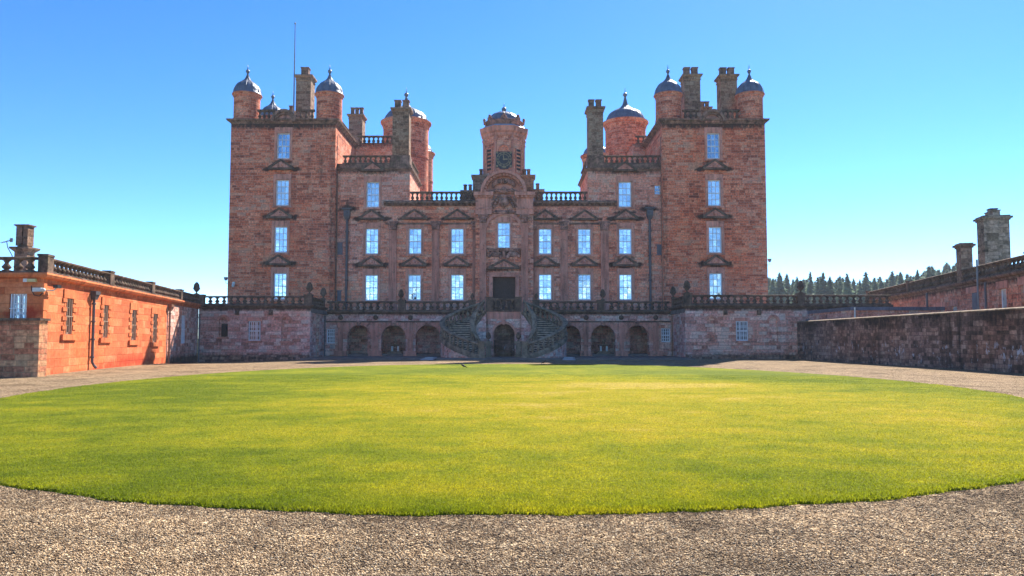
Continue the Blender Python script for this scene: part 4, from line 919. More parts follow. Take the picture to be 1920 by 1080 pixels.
# rainwater pipes, plaques on the castle
def downpipe(root, x, y, z0, z1, r=.06, mat='pipe', hopper=None, n=4, shoe=False):
    m = MB(); m.tube([(x, y, z0 + (.25 if shoe else 0)), (x, y, z1)], r, 8)
    if shoe: m.tube([(x, y, z0 + .3), (x, y, z0 + .18), (x + .02, y - .12, z0 + .08), (x + .04, y - .2, z0 + .06)], r, 8)
    for k in range(n): z = z0 + (z1 - z0) * (k + .5) / n; m.lathe([(r * 1.5, -.05), (r * 1.7, 0), (r * 1.5, .05)], (x, y, z), 8)
    o = m.build('downpipe', mat, root)
    if hopper:
        h = MB(); a_, b_ = hopper; h.frustum(x - a_ * .55, x + a_ * .55, y - a_ * .5, y + a_ * .3, z1 - .02, z1 + b_ * .3, a_ * .3); h.box(x - a_ * .86, x + a_ * .86, y - a_ * .8, y + a_ * .5, z1 + b_ * .3, z1 + b_ * .78); h.frustum(x - a_ * .86, x + a_ * .86, y - a_ * .8, y + a_ * .5, z1 + b_ * .78, z1 + b_ * .9, .08); h.box(x - a_ - .12, x + a_ + .12, y - a_ * .95, y + a_ * .5, z1 + b_ * .9, z1 + b_)
        h.ball((x, y - a_ * .8, z1 + b_ * .55), a_ * .45, 8, 1, .4, 1); h.build('hopper_head', mat, o)
    return o
downpipe(castle, X(651, YM), YM - .14, ZBASE, Z(412, YM), .10, 'pipe', (.3, .95)); downpipe(castle, X(1218, YM), YM - .14, ZBASE, Z(411, YM), .10, 'pipe', (.3, .95))
downpipe(castle, X(629.5, YM) + .02, YM - .12, ZBASE, Z(255, YM), .06, 'black', None, 8); downpipe(castle, X(631.8, YM), YM - .10, ZBASE, Z(325, YM), .045, 'copper', None, 6)
downpipe(castle, X(1241, YM), YM - .12, ZBASE, Z(258, YM), .07, 'copper', None, 8)
for u0, u1, v0, v1 in ((633, 642.5, 456, 476), (1231.5, 1240, 460, 477), (634, 641, 546, 563)):
    m = MB(); x0, x1, z0, z1 = X(u0, YM), X(u1, YM), Z(v1, YM), Z(v0, YM); m.box(x0, x1, YM - .05, YM, z0, z1); m.box(x0 - .05, x1 + .05, YM - .07, YM, z1, z1 + .07); m.box(x0 - .05, x1 + .05, YM - .07, YM, z0 - .07, z0); m.build('wall_plaque', 'grey', castle)

# ------------------------------------------------------------------ arcaded terrace in front of the castle
XTL, XTR = X(608.5, YA, 580), X(1260.5, YA, 580); ZF = Z(585, YA); ZRL = Z(565, YA); ZP = .10
pv = MB(); kx0, kx1 = X(563, 50.6, 672), X(1304, 50.6, 672)
pv.box(kx0, kx1, 50.6, YA + .02, -.1, ZP); pv.box(kx0 + .05, kx1 - .05, 50.55, 50.6, -.1, ZP - .03); struct('pavement', pv, 'paving')
ter = thing('arcaded_terrace', 'low stone terrace with six round arches and balustrade along the castle front', 'terrace', ((XTL + XTR) / 2, YA, 0))
arches = [(651, 695.8), (715, 761), (779.4, 826), (1043.5, 1089), (1107.9, 1153.8), (1173, 1216.6)]
za1, zas, za0 = Z(608.9, YA), Z(632, YA), ZP - .05
AH = [(X(a, YA, 620), X(b, YA, 620), za0, za1, .75) for a, b in arches]
lw_ = [(611.9, 628, 617, 644), (1239.9, 1257.2, 615.6, 641.5)]
LH = [(X(a, YA, 630), X(b, YA, 630), Z(d, YA), Z(c, YA), .25) for a, b, c, d in lw_]
m = MB(); m.wall((0, YA), D0, N0, XTL, XTR, -.1, ZF - .02, AH + LH, .7, .4, [((XTL + XTR) / 2, ZF, 30, .35, .75), ((XTL + XTR) / 2, 0, 30, .3, .6)])
for h in AH: m.archfill((0, YA), D0, N0, h[0], h[1], zas, za1, .75)
m.build('arcade_wall', 'low', ter)
m = MB(); m.wall((0, YA + 3.1), D0, N0, XTL, XTR, -.1, ZF - .1, (), .3, 1.2, [(0, 0, 60, .5, .5)])
m.wall((0, YA + .75), D0, (0, 1), XTL, XTR, -.1, ZF - .1, [h[:4] + (.01,) for h in AH], .3, 1.5)
for x in (XTL, AH[1][0] - 1.1, AH[2][1] + .4, AH[3][0] - .4, AH[4][1] + 1.1, XTR): m.box(x - .15, x + .15, YA + .76, YA + 3.09, -.1, ZF - .1)
m.build('inner_wall', 'low', ter)
m = MB(); m.box(XTL, XTR, YA + .1, YM + .5, ZF - .3, ZF - .05); m.build('terrace_floor', 'paving', ter)
m = MB(); m.box(XTL + .05, XTR - .05, YA + .25, YA + 3.05, -.1, ZP + .16); m.build('arcade_step', 'paving', ter)
for h in LH: barred_window(ter, (0, YA), D0, N0, (h[0] + h[1]) / 2, h[2], h[1] - h[0], h[3] - h[2], 'pane_low', 3, 1, 4, 4, .16)
m = MB(); c_ = Z(587.5, YA) - ZF; zc = Z(589, YA)
xl0, xl1 = XTL, XC - 1.75; xr0, xr1 = XC + 1.75, XTR
for a, b in ((xl0, xl1), (xr0, xr1)):
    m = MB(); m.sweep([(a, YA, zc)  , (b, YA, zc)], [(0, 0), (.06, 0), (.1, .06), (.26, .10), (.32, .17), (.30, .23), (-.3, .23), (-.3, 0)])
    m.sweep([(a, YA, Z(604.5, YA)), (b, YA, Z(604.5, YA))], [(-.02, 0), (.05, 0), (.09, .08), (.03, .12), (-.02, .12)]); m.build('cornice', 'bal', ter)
zb = zc + .23
nb_ = 21
balustrade(ter, (XTL + .25, YA - .02), (X(890, YA) , YA - .02), zb, ZRL - zb, .53, 'bal', (.506, .985), .34)
balustrade(ter, (X(1001, YA), YA - .02), (XTR - .25, YA - .02), zb, ZRL - zb, .53, 'bal', (.015, .494), .34)
for k, h in enumerate(AH):
    uc = (h[0] + h[1]) / 2; ru = (h[1] - h[0]) / 2; rz = za1 - zas; w2 = ru + .42; zt = Z(604.8, YA) - zas; m = MB(); N_ = 11
    def edge(t):
        c, s_ = math.cos(t), math.sin(t); r_ = min(w2 / max(1e-6, abs(c)), zt / max(1e-6, s_), ru * 1.75); return r_ * c, r_ * s_
    for j in range(N_):
        t0, t1 = math.pi * (j + .05) / N_, math.pi * (j + .95) / N_
        if j == N_ // 2: continue
        pts = [(uc - ru * 1.005 * math.cos(t0), zas + rz * 1.005 * math.sin(t0)), (uc - edge(t0)[0], zas + edge(t0)[1]), (uc - edge(t1)[0], zas + edge(t1)[1]), (uc - ru * 1.005 * math.cos(t1), zas + rz * 1.005 * math.sin(t1))]
        m.prism(pts, YA - .07, YA - .001)
    m.ring(uc, zas, ru * .98, ru + .10, YA - .045, YA - .0005, seg=20, ez=rz / ru); m.build('arch_voussoirs', 'trim', ter)
    m = MB(); m.prism([(uc - .14, za1 - .08), (uc + .14, za1 - .08), (uc + .2, zas + zt + .1), (uc - .2, zas + zt + .1)], YA - .19, YA - .002); m.ball((uc, YA - .17, zas + zt - .02), .14, 8); m.build('keystone', 'ped', ter)
    m = MB()
    for sx, sg in ((h[0], -1), (h[1], 1)): m.box(min(sx, sx + sg * .42), max(sx, sx + sg * .42), YA - .1, YA - .003, zas - .16, zas)
    m.build('impost', 'trim', ter)
for u0, u1 in ((634.3, 643.5), (699, 709.5), (764.6, 774.3), (1094.5, 1102.8), (1160.3, 1169.2), (1224.8, 1234)):
    x0, x1 = X(u0, YA, 630), X(u1, YA, 630); m = MB(); zt = Z(604.5, YA)
    m.box(x0, x1, YA - .17, YA - .002, ZP + .4, zt - .3); m.box(x0 - .03, x1 + .03, YA - .2, YA - .002, zt - .3, zt - .003); m.box(x0 - .3, x1 + .3, YA - .26, YA - .003, ZP, ZP + .4)
    fw = (x1 - x0) / 7
    for k in range(4): m.box(x0 + fw * 2 * k, x0 + fw * (2 * k + 1), YA - .21, YA - .171, ZP + .5, zt - .35)
    m.build('pilaster', 'trim', ter)
    m = MB(); xm_ = (x0 + x1) / 2; m.ball((xm_, YA - .1, Z(595.5, YA)), .2, 9, 1, .9, 1); m.ball((xm_, YA - .27, Z(596.3, YA)), .1, 7); m.build('carved_head', 'bal', ter)
downpipe(ter, X(609.2, YA, 630) + .02, YA - .1, ZP, zc - .1, .055, 'grey'); downpipe(ter, X(1260, YA, 630) - .02, YA - .1, ZP, zc - .1, .055, 'copper')

# ------------------------------------------------------------------ horseshoe stair
sx0 = X(944.6, 56, 620); st = thing('double_staircase', 'horseshoe stone staircase of two curving flights with mossy balustrades up to the castle door', 'staircase', (sx0, 54.5, ZP))
ZL = ZRL - .92; HR = .95; CYS = 54.85; RO, RI = 3.1, .85; NST = 20; OFF = 1.5
YL = 55.85
m = MB(); ah = (X(925.3, YL, 630), X(965, YL, 630), ZP, Z(606.5, YL), 1.3)
m.wall((0, YL), D0, N0, sx0 - 1.32, sx0 + 1.32, 0, ZL, [ah], 1.3, .3, [(sx0, 0, 3, .4, .6)]); m.archfill((0, YL), D0, N0, ah[0], ah[1], Z(627.5, YL), ah[3], 1.3)
for sg in (-1, 1): m.wall((sx0 + sg * 1.32, 0), (0, 1), (sg, 0), YL, YA, 0, ZL)
m.build('landing_wall', 'low', st)
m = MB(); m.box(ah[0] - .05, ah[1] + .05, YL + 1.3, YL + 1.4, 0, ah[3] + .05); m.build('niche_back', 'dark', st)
m = MB(); m.box(sx0 - .5, sx0 + .5, YL + 1.15, YL + 1.29, 1.75, 1.9); m.build('niche_shelf', 'stair', st); m = MB(); m.lathe([(.5, 0), (.62, .25), (.55, .3)], (sx0, YL + 1.0, ZP), 18); m.build('niche_basin', 'stair', st)
m = MB(); m.box(sx0 - 1.28, sx0 + 1.28, YL - .05, YL - .002, Z(598, YL), Z(584.5, YL)); m.box(sx0 - 1.36, sx0 + 1.36, YL - .14, YL, Z(584.4, YL), ZL + .02); m.build('frieze_panel', 'trim', st)
for a, b in ((915.8, 923.5), (968.5, 976)):
    x0, x1 = X(a, YL, 630), X(b, YL, 630); m = MB(); m.box(x0, x1, YL - .12, YL - .003, ZP, Z(601, YL)); m.box(x0 - .06, x1 + .06, YL - .17, YL - .004, Z(601, YL), Z(598.2, YL)); m.box(x0 - .05, x1 + .05, YL - .16, YL - .004, ZP, ZP + .3); m.build('pilaster', 'low', st)
m = MB(); m.ring(sx0, Z(627.5, YL), ah[1] - sx0 + .0, ah[1] - sx0 + .16, YL - .06, YL - .002, seg=18, ez=(ah[3] - Z(627.5, YL)) / (ah[1] - sx0)); m.prism([(sx0 - .1, ah[3] - .1), (sx0 + .1, ah[3] - .1), (sx0 + .14, Z(599, YL)), (sx0 - .14, Z(599, YL))], YL - .15, YL - .003); m.build('niche_arch', 'trim', st)
m = MB(); m.box(sx0 - 1.55, sx0 + 1.55, YL + .01, YA + .3, ZL - .2, ZL); m.build('landing', 'stair', st)
balustrade(st, (sx0 - 1.25, YL + .05), (sx0 + 1.25, YL + .05), ZL, ZRL + .12 - ZL, .40, 'bal', (.06, .94), .32)
SB = baluster_mesh(.62, .13, 'stair')
for sg in (-1, 1):
    cx = sx0 + sg * OFF
    def pt(t, r):      # t 0 (top, against the terrace) .. 1 (foot, opening to the middle)
        a = R(90 + 180 * t); return cx - sg * r * math.cos(a), CYS + r * math.sin(a)
    def hz(t): return ZL + (ZP - ZL) * t
    m = MB(); treads = []
    for k in range(NST):
        t0, t1 = k / NST, (k + 1) / NST; z = ZL - (k + 1) * (ZL - ZP) / (NST + 0.0) + (ZL - ZP) / NST * .0
        if z < ZP + .01: z = ZP + .02
        for q in range(2):
            a0, a1 = t0 + (t1 - t0) * q / 2, t0 + (t1 - t0) * (q + 1) / 2
            A, B, C_, D_ = pt(a0, RI), pt(a0, RO), pt(a1, RO), pt(a1, RI); i = len(m.v)
            for zz in (0, z):
                for p_ in (A, B, C_, D_): m.v.append((p_[0], p_[1], zz))
            m.f += [tuple(i + j for j in w) for w in ((0, 1, 2, 3), (7, 6, 5, 4), (0, 4, 5, 1), (1, 5, 6, 2), (2, 6, 7, 3), (3, 7, 4, 0))]
        A, B, C_, D_ = pt(t0 + .003, RI + .02), pt(t0 + .003, RO - .02), pt(t1 + .011, RO - .02), pt(t1 + .011, RI + .02); tm = MB()
        tm.v += [(p_[0], p_[1], zz) for zz in (z - .058, z + .006) for p_ in (A, B, C_, D_)]
        tm.f += [tuple(w) for w in ((0, 1, 2, 3), (7, 6, 5, 4), (0, 4, 5, 1), (1, 5, 6, 2), (2, 6, 7, 3), (3, 7, 4, 0))]; treads.append(tm)
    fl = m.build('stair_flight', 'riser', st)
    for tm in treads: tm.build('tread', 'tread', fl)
    for nm, rad, n_, extra in (('outer', RO, 40, 0), ('inner', RI, 24, .4)):
        path = [(*pt(j / n_, rad), hz(j / n_)) for j in range(n_ + 1)]
        if extra: path.append((cx - sg * extra, path[-1][1], path[-1][2]))
        m = MB(); w_ = .17
        m.sweep(path, [(w_, -.25), (w_ + .03, .0), (w_, .14), (-w_, .14), (-w_ - .03, 0), (-w_, -.25)])
        m.sweep(path, [(.10, .78), (.19, .83), (.2, .92), (.12, .98), (-.12, .98), (-.2, .92), (-.19, .83), (-.10, .78)])
        bo = m.build('stair_balustrade', 'stair', st)
        L = math.pi * rad; nb2 = int(L / (.40 if nm == 'outer' else .3))
        for j in range(nb2):
            t = (j + .5) / nb2; p_ = pt(t, rad); inst('baluster', SB, bo, (p_[0], p_[1], hz(t) + .15))
        # solid wall below the string
        wv = MB()
        for j in range(n_):
            p0, p1 = path[j], path[j + 1]
            rr_ = (rad - .03) if nm == 'outer' else (rad + .03)
            a_, b_ = pt(j / n_, rr_ + (.12 if nm == 'outer' else -.12)), pt((j + 1) / n_, rr_ + (.12 if nm == 'outer' else -.12))
            wv.quad((a_[0], a_[1], 0), (b_[0], b_[1], 0), (b_[0], b_[1], max(.02, p1[2] - .2)), (a_[0], a_[1], max(.02, p0[2] - .2)))
        wv.build('stair_wall', 'low', st)
        if extra:
            cw = MB(); a_, b_ = sx0 + sg * 1.33, cx + sg * .79
            cw.prism([(a_, 0), (b_, 0), (b_, hz(.36) - .15), (a_, ZL - .15)], 55.2, 55.3); cw.build('stair_core', 'low', st)
        e = path[-1]; nx_ = e[0] - (0 if not extra else 0); m = MB(); q = .24
        m.box(nx_ - q, nx_ + q, e[1] - q, e[1] + q, ZP, ZP + .16); m.box(nx_ - q + .05, nx_ + q - .05, e[1] - q + .05, e[1] + q - .05, ZP + .16, 1.13); m.box(nx_ - q - .05, nx_ + q + .05, e[1] - q - .05, e[1] + q + .05, 1.13, 1.27)
        m.build('newel_post', 'stair', st)
        if extra: NEWEL = globals().setdefault('NEWELS', []); NEWEL.append((nx_, e[1], 1.27))

# ------------------------------------------------------------------ stone urns
def urn_mesh():
    m = MB(); m.box(-.17, .17, -.17, .17, 0, .07); m.lathe([(.13, .07), (.07, .12), (.06, .17), (.12, .21), (.21, .30), (.26, .42), (.27, .52), (.22, .58), (.24, .62)], seg=14, cap=False)
    for k in range(3):
        for j in range(8): a = 2 * math.pi * (j + .5 * k) / 8; r = (.20, .16, .08)[k]; m.ball((r * math.cos(a), r * math.sin(a), .60 + .1 * k), .085, 6)
    for j in range(8): a = 2 * math.pi * j / 8; m.ball((.25 * math.cos(a), .25 * math.sin(a), .44), .07, 6, 1, 1, 1.4)
    m.ball((0, 0, .84), .08, 7); return m.mesh('urn', 'bal', smooth=True)
URN = urn_mesh()
def urn(x, y, z, label, s=1.0):
    o = bpy.data.objects.new('stone_urn', URN); COL.objects.link(o); o.location = (x, y, z); o.scale = (s * .8, s * .8, s); return tag(o, label, 'urn', 'carved stone urns on the balustrade piers')

# ------------------------------------------------------------------ side walls of the court, facing us either side of the terrace
def niche(root, u0, u1, v0, v1, Y, slot=None):
    x0, x1, z0, z1 = X(u0, Y, 620), X(u1, Y, 620), Z(v1, Y), Z(v0, Y); m = MB(); zs_ = z1 - (x1 - x0) / 2
    m.wall((0, Y + .2), D0, N0, x0, x1, z0, z1, (), .3, .5, [((x0 + x1) / 2, z0, .5, .4, .5)])
    m.build('niche_back', 'low', root)
    m = MB(); m.ring((x0 + x1) / 2, zs_, (x1 - x0) / 2 + .01, (x1 - x0) / 2 + .16, Y - .035, Y - .002, seg=14); m.box(x0 - .08, x1 + .08, Y - .08, Y - .002, z0 - .12, z0 - .002); m.build('niche_frame', 'trim', root)
    return (x0, x1, z0, z1, .2), zs_
def curtain(name, label, u0, u1, xa, xb, urns, wins, niches, slot=None, ret=0):
    root = thing(name, label, 'wall', ((xa + xb) / 2, YC, 0)); H = []; fills = []
    for nq in niches:
        h, zs_ = niche(root, *nq, YC); H.append(h); fills.append((h, zs_))
    WQ = [(X(a, YC, 620), X(b, YC, 620), Z(d, YC), Z(c, YC), .22) for a, b, c, d in wins]; zt = Z(578, YC)
    m = MB(); m.wall((0, YC), D0, N0, xa, xb, -.5, zt, H + WQ, .2, .4, [((xa + xb) / 2, -.1, 30, .55, .75), ((xa + xb) / 2, zt, 30, .25, .7)])
    for h, zs_ in fills: m.archfill((0, YC), D0, N0, h[0], h[1], zs_, h[3], .2, 10)
    m.build('wall_face', 'low', root)
    m = MB(); m.box(xa, xb, YC - .09, YC - .002, -.5, Z(666, YC)); m.build('wall_base', 'dark', root)
    for w_ in WQ: barred_window(root, (0, YC), D0, N0, (w_[0] + w_[1]) / 2, w_[2], w_[1] - w_[0], w_[3] - w_[2], 'pane_low', 6, 2, 3, 4, .14); s_ = MB(); s_.box(w_[0] - .12, w_[1] + .12, YC - .06, YC - .003, w_[2] - .16, w_[2] - .003); s_.box(w_[0] - .12, w_[1] + .12, YC - .03, YC - .003, w_[3] + .003, w_[3] + .25); s_.build('window_surround', 'trim', root)
    if slot: s_ = MB(); s_.box(X(slot[0], YC, 620), X(slot[1], YC, 620), YC - .03, YC + .19, Z(slot[3], YC), Z(slot[2], YC)); s_.build('slate_panel', 'black', root)
    # the side that turns back to the terrace
    xi = xb if ret < 0 else xa; xt = XTL if ret < 0 else XTR; d = Vector((xt - xi, YA - YC)); L = d.length; d.normalize(); n = Vector((d.y, -d.x)) if ret < 0 else Vector((-d.y, d.x))
    m = MB(); m.wall((xi, YC), d, n, 0, L, -.2, zt, [(L * .42, L * .62, ZP, Z(594, 55.5), .5)], .5, .4, [(L / 2, zt, 9, .3, .7)]); m.build('return_wall', 'low', root)
    s_ = MB(); s_.obox((xi, YC), d, n, L * .42, L * .62, -.46, -.40, ZP, Z(594, 55.5)); s_.build('side_door', 'black', root)
    m = MB(); m.box(xa, xb, YC + .05, YT - .02, zt - .3, zt - .02); m.build('wall_walk', 'paving', root)
    c = MB(); prof = [(0, 0), (.06, 0), (.1, .07), (.24, .11), (.3, .19), (.28, .25), (-.35, .25), (-.35, 0)]
    pth = [(xa, YC, zt), (xb, YC, zt), (xt, YA, zt)] if ret < 0 else [(xt, YA, zt), (xa, YC, zt), (xb, YC, zt)]
    c.sweep(pth, prof); c.build('cornice', 'bal', root)
    zq = zt + .25; zr = Z(555.0 if ret < 0 else 552.8, YC)
    ux = [(X(u, YC, 560) - xa) / (xb - xa) for u in urns]
    balustrade(root, (xa + .05, YC + .05), (xb - .05, YC + .05), zq, zr - zq, .485, 'bal', ux, .34)
    q = (xi + (-.05 if ret < 0 else .05), YC + .5)
    if ret < 0: balustrade(root, q, (xt - .05, YA - .4), zq, zr - zq - .06, .5, 'bal', (.93,), .34)
    else: balustrade(root, (xt + .05, YA - .4), q, zq, zr - zq - .06, .5, 'bal', (.07,), .34)
    return root, zr, zt
XLA, XLB = X(372.5, YC, 600), X(582, YC, 600); XRA, XRB = X(1284.5, YC, 600), X(1672, YC, 600)
lc, zru, ztc = curtain('side_wall', 'purple-pink stone court wall with barred window and black slate slot in a niche', 372, 582, XLA, XLB, (374.5, 579.5),
    [(465.4, 488.5, 602, 639)], [(410, 427, 594, 632), (527.6, 544.5, 594.7, 639.5)], (415.5, 425, 607, 631), -1)
rc_, zru2, _ = curtain('side_wall', 'purple-pink stone court wall with barred window between two blind niches, running into the blackened wall', 1284, 1672, XRA, XRB, (1288.5, 1501.7),
    [(1380, 1402.8, 602, 639)], [(1325.7, 1341.4, 594, 640), (1442.7, 1458.4, 594, 640)], None, 1)
for r_, us_ in ((lc, (445.2, 508.5)), (rc_, (1359.5, 1422.5))):
    for u in us_:
        x, z = P(u, 586, YC); m = MB(); m.box(x - .12, x + .12, YC - .2, YC - .003, z - .18, z + .18); m.ball((x, YC - .18, z - .05), .14, 7); m.build('corbel_stone', 'bal', r_)
urn(X(369, YC + .1, 550), YC + .05, zru + .11, 'stone urn at the corner where the orange wing meets the pink court wall')
urn(X(580, YC, 550), YC + .05, zru + .11, 'stone urn on the end pier of the court wall in front of the flagpole tower')
urn(X(607, YA - .6, 557), YA - .72, zru + .02, 'darker stone urn by the foot of the tower with the flagpole')
urn(X(752, YA, 560), YA - .02, ZRL + .11, 'small stone urn on the terrace rail between windows, on the flagpole side of the door', .95)
urn(X(885.5, YA, 560), YA - .02, ZRL + .09, 'low stone urn half hidden beside the stair head, on the flagpole side', .6)
urn(X(1005.5, YA, 560), YA - .02, ZRL + .09, 'low stone urn half hidden beside the stair head, away from the flagpole', .6)
urn(X(1130, YA, 560), YA - .02, ZRL + .11, 'small stone urn on the terrace rail below the giant pilaster, far side of door', .95)
urn(X(1262, YA - .7, 555), YA - .72, zru2 + .02, 'darker stone urn by the foot of the tower with two big chimneys')
urn(X(1288.5, YC, 550), YC + .05, zru2 + .11, 'stone urn on the end pier of the court wall below the two-chimney tower', 1.05)
urn(X(1501.7, YC, 545), YC + .05, zru2 + .11, 'stone urn standing against the dark conifers on the court balustrade', 1.05)
for (x, y, z), w_ in zip(NEWELS, ('flagpole', 'two-chimney tower')): urn(x, y, z, 'lichened stone urn on the newel beside the stair niche, nearer the %s' % w_, .75)

# ------------------------------------------------------------------ orange wing on the near side of the court
WA, WB = (X(78, 28, 600), 28.0), (XLA - .02, YC); wd = Vector((WB[0] - WA[0], WB[1] - WA[1])); WL = wd.length; wd.normalize(); wnn = Vector((wd.y, -wd.x))
wing = thing('low_wing', 'single-storey orange sandstone wing with four narrow barred windows and balustrade', 'building', (WA[0], WA[1], 0))
ZWT = 3.60; sl = PW(312, 620, WA, WB)[0]
slits = []
for (u0, u1, v0, v1) in ((123, 135.5, 559.5, 627), (193, 202, 572, 633), (246, 255, 581, 638), (286, 294, 588.5, 642), (340, 347, 591, 644)):
    s0, s1 = PW(u0, (v0 + v1) / 2, WA, WB)[0], PW(u1, (v0 + v1) / 2, WA, WB)[0]; sm_ = (s0 + s1) / 2; slits.append((s0, s1, PW((u0 + u1) / 2, v1, WA, WB)[1], PW((u0 + u1) / 2, v0, WA, WB)[1], .2))
m = MB(); m.wall(WA, wd, wnn, 0, sl, -.4, ZWT, slits[:4], .4, .4, [(WL * .42, .35, WL * .22, .34, .68), (WL * .2, -.1, WL * .3, .3, .6)])
# finer wash stains near the foot, and the end that faces us
m.build('court_wall', 'wing', wing)
m = MB(); m.wall(WA, wd, wnn, sl, WL, -.5, ZWT, slits[4:], .4, .4, [(WL, 0, 30, .5, .7)]); m.build('link_wall', 'wing_end', wing)
ew = (X(17.5, 28, 570), X(50, 28, 570), Z(606, 28), Z(550.5, 28), .3); XW0 = WA[0] - 14
m = MB(); m.wall((0, 28.0), D0, N0, XW0, WA[0], -.3, ZWT, [ew], .3, .4, [(WA[0] - .7, Z(590, 28), .9, .35, .9)]); m.build('end_wall', 'wing', wing)
barred_window(wing, (0, 28.0), D0, N0, (ew[0] + ew[1]) / 2, ew[2], ew[1] - ew[0], ew[3] - ew[2], 'pane_mid', 6, 1, 2, 3, .16)
for (s0, s1, z0, z1, dp) in slits:
    barred_window(wing, WA, wd, wnn, (s0 + s1) / 2, z0, s1 - s0, z1 - z0, 'pane_mid' if s0 > sl else 'pane_low', 3, 1, 2, 4, .12, 'white' if s0 > sl else 'wframe')
    if s0 > sl:
        m = MB(); m.obox(WA, wd, wnn, s0 - .2, s1 + .2, .002, .08, z0 - .2, z0 - .002); m.obox(WA, wd, wnn, s0 - .2, s1 + .2, .002, .05, z1 + .002, z1 + .3); m.build('window_surround', 'low', wing); continue
    m = MB(); n_ = 8; hh_ = (z1 - z0) / n_
    for k in range(n_):
        w_ = .38 if k % 2 else .17; p_ = .045 if k % 2 else .014
        m.obox(WA, wd, wnn, s0 - w_, s0 - .001, .002, p_, z0 + hh_ * k + .012, z0 + hh_ * (k + 1) - .012); m.obox(WA, wd, wnn, s1 + .001, s1 + w_, .002, p_, z0 + hh_ * k + .012, z0 + hh_ * (k + 1) - .012)
    m.obox(WA, wd, wnn, s0 - .3, s1 + .3, .002, .045, z1 + .003, z1 + .36); m.obox(WA, wd, wnn, s0 - .42, s1 + .42, .002, .09, z0 - .24, z0 - .003); m.build('window_surround', 'wtrim', wing)
q = MB()
for k in range(7): zq_ = -.3 + k * .56; q.obox(WA, wd, wnn, .0, .45 if k % 2 else .25, .001, .05, zq_ + .01, zq_ + .55)
q.build('quoin', 'wtrim', wing)
c = MB(); c.sweep([(XW0, 28.0, ZWT), (WA[0], WA[1], ZWT), (WB[0], WB[1], ZWT)], [(0, 0), (.04, 0), (.06, .12), (.2, .17), (.26, .27), (.24, .34), (-.5, .34), (-.5, 0)]); c.build('cornice', 'wtrim', wing)
m = MB(); i0 = len(m.v); m.v += [(XW0, 28.2, ZWT + .2), (WA[0] - .5, 28.2, ZWT + .2), (WB[0] - .5, WB[1], ZWT + .2), (XW0, WB[1], ZWT + .2)]; m.f.append((0, 1, 2, 3)); m.v += [(x, y, -.3) for x, y, z in m.v[:4]]; m.f += [(1, 2, 6, 5), (2, 3, 7, 6), (3, 0, 4, 7)]; m.build('wing_roof', 'roof', wing)
zw = ZWT + .34; hw_ = Z(481.5, 28) - zw
q0 = Vector(WA) + wd * .25 - wnn * .02; q1 = Vector(WB) - wd * .3 - wnn * .02
balustrade(wing, q0, q1, zw, hw_, .42, 'bal', (.0, .275, .545, .80), .30)
balustrade(wing, (XW0, 28.06), (WA[0] - .32, 28.06), zw, hw_, .46, 'bal', (), .30)
def wp(s_, out, z): p_ = Vector(WA) + wd * s_ + wnn * out; return p_.x, p_.y, z
for u, mt, hop in ((170, 'pipe', (.16, .3)), (314.5, 'copper', (.12, .28)), (374, 'grey', None)):
    s_ = min(PW(u, 620, WA, WB)[0], WL - .15); x, y, _ = wp(s_, .1, 0); zg = gz(x, y)
    m = MB(); m.tube([(x, y, ZWT - .35), (x, y, zg + .35), *( [wp(s_ + .05, .16, zg + .2), wp(s_ + .1, .25, zg + .08)] if mt == 'pipe' else [(x, y, zg + .02)])], .06, 8)
    for k in range(4): m.lathe([(.085, -.04), (.095, 0), (.085, .04)], (x, y, .6 + k * .8), 8)
    dpo = m.build('downpipe', mt, wing)
    if hop: m = MB(); m.frustum(x - .1, x + .1, y - .1, y + .1, ZWT - .42, ZWT - .2, .06); m.box(x - .18, x + .18, y - .18, y + .18, ZWT - .2, ZWT - .04); m.build('hopper_head', mt, dpo)
for s_, z_, w_, h_m, mt in ((PW(286.5, 671, WA, WB)[0], .25, .38, .22, 'wtrim'), (PW(341, 674, WA, WB)[0], .02, .35, .3, 'black')):
    m = MB(); m.obox(WA, wd, wnn, s_ - w_, s_ + w_, .002, .03, z_, z_ + h_m)
    for k in range(3): m.obox(WA, wd, wnn, s_ - w_ + .05 + k * .22, s_ - w_ + .2 + k * .22, .031, .045, z_ + .04, z_ + h_m - .04)
    m.build('vent_grille', mt, wing)
# stack on the wing
yk = 30.6; x0, x1 = X(27, yk, 470), X(51, yk, 470); m = MB(); m.box(x0, x1, yk, yk + .5, ZWT, Z(472, yk)); m.frustum(x0, x1, yk, yk + .5, Z(472, yk), Z(466, yk), .14); m.box(x0 - .14, x1 + .14, yk - .14, yk + .64, Z(466, yk), Z(463, yk)); m.frustum(x0 + .05, x1 - .05, yk + .05, yk + .45, Z(463, yk), Z(458, yk), -.05)
ck_ = m.build('chimney', 'stack', wing)
for a, b in ((28.5, 39.5), (42, 50.5)):
    m = MB(); a0, b0 = X(a, yk, 440), X(b, yk, 440); m.box(a0, b0, yk + .05, yk + .45, Z(460, yk), Z(424, yk)); m.frustum(a0, b0, yk + .05, yk + .45, Z(424, yk), Z(422.5, yk), .06); m.box(a0 - .06, b0 + .06, yk - .01, yk + .51, Z(422.5, yk), Z(420.5, yk)); m.build('chimney_pot', 'stack', ck_)

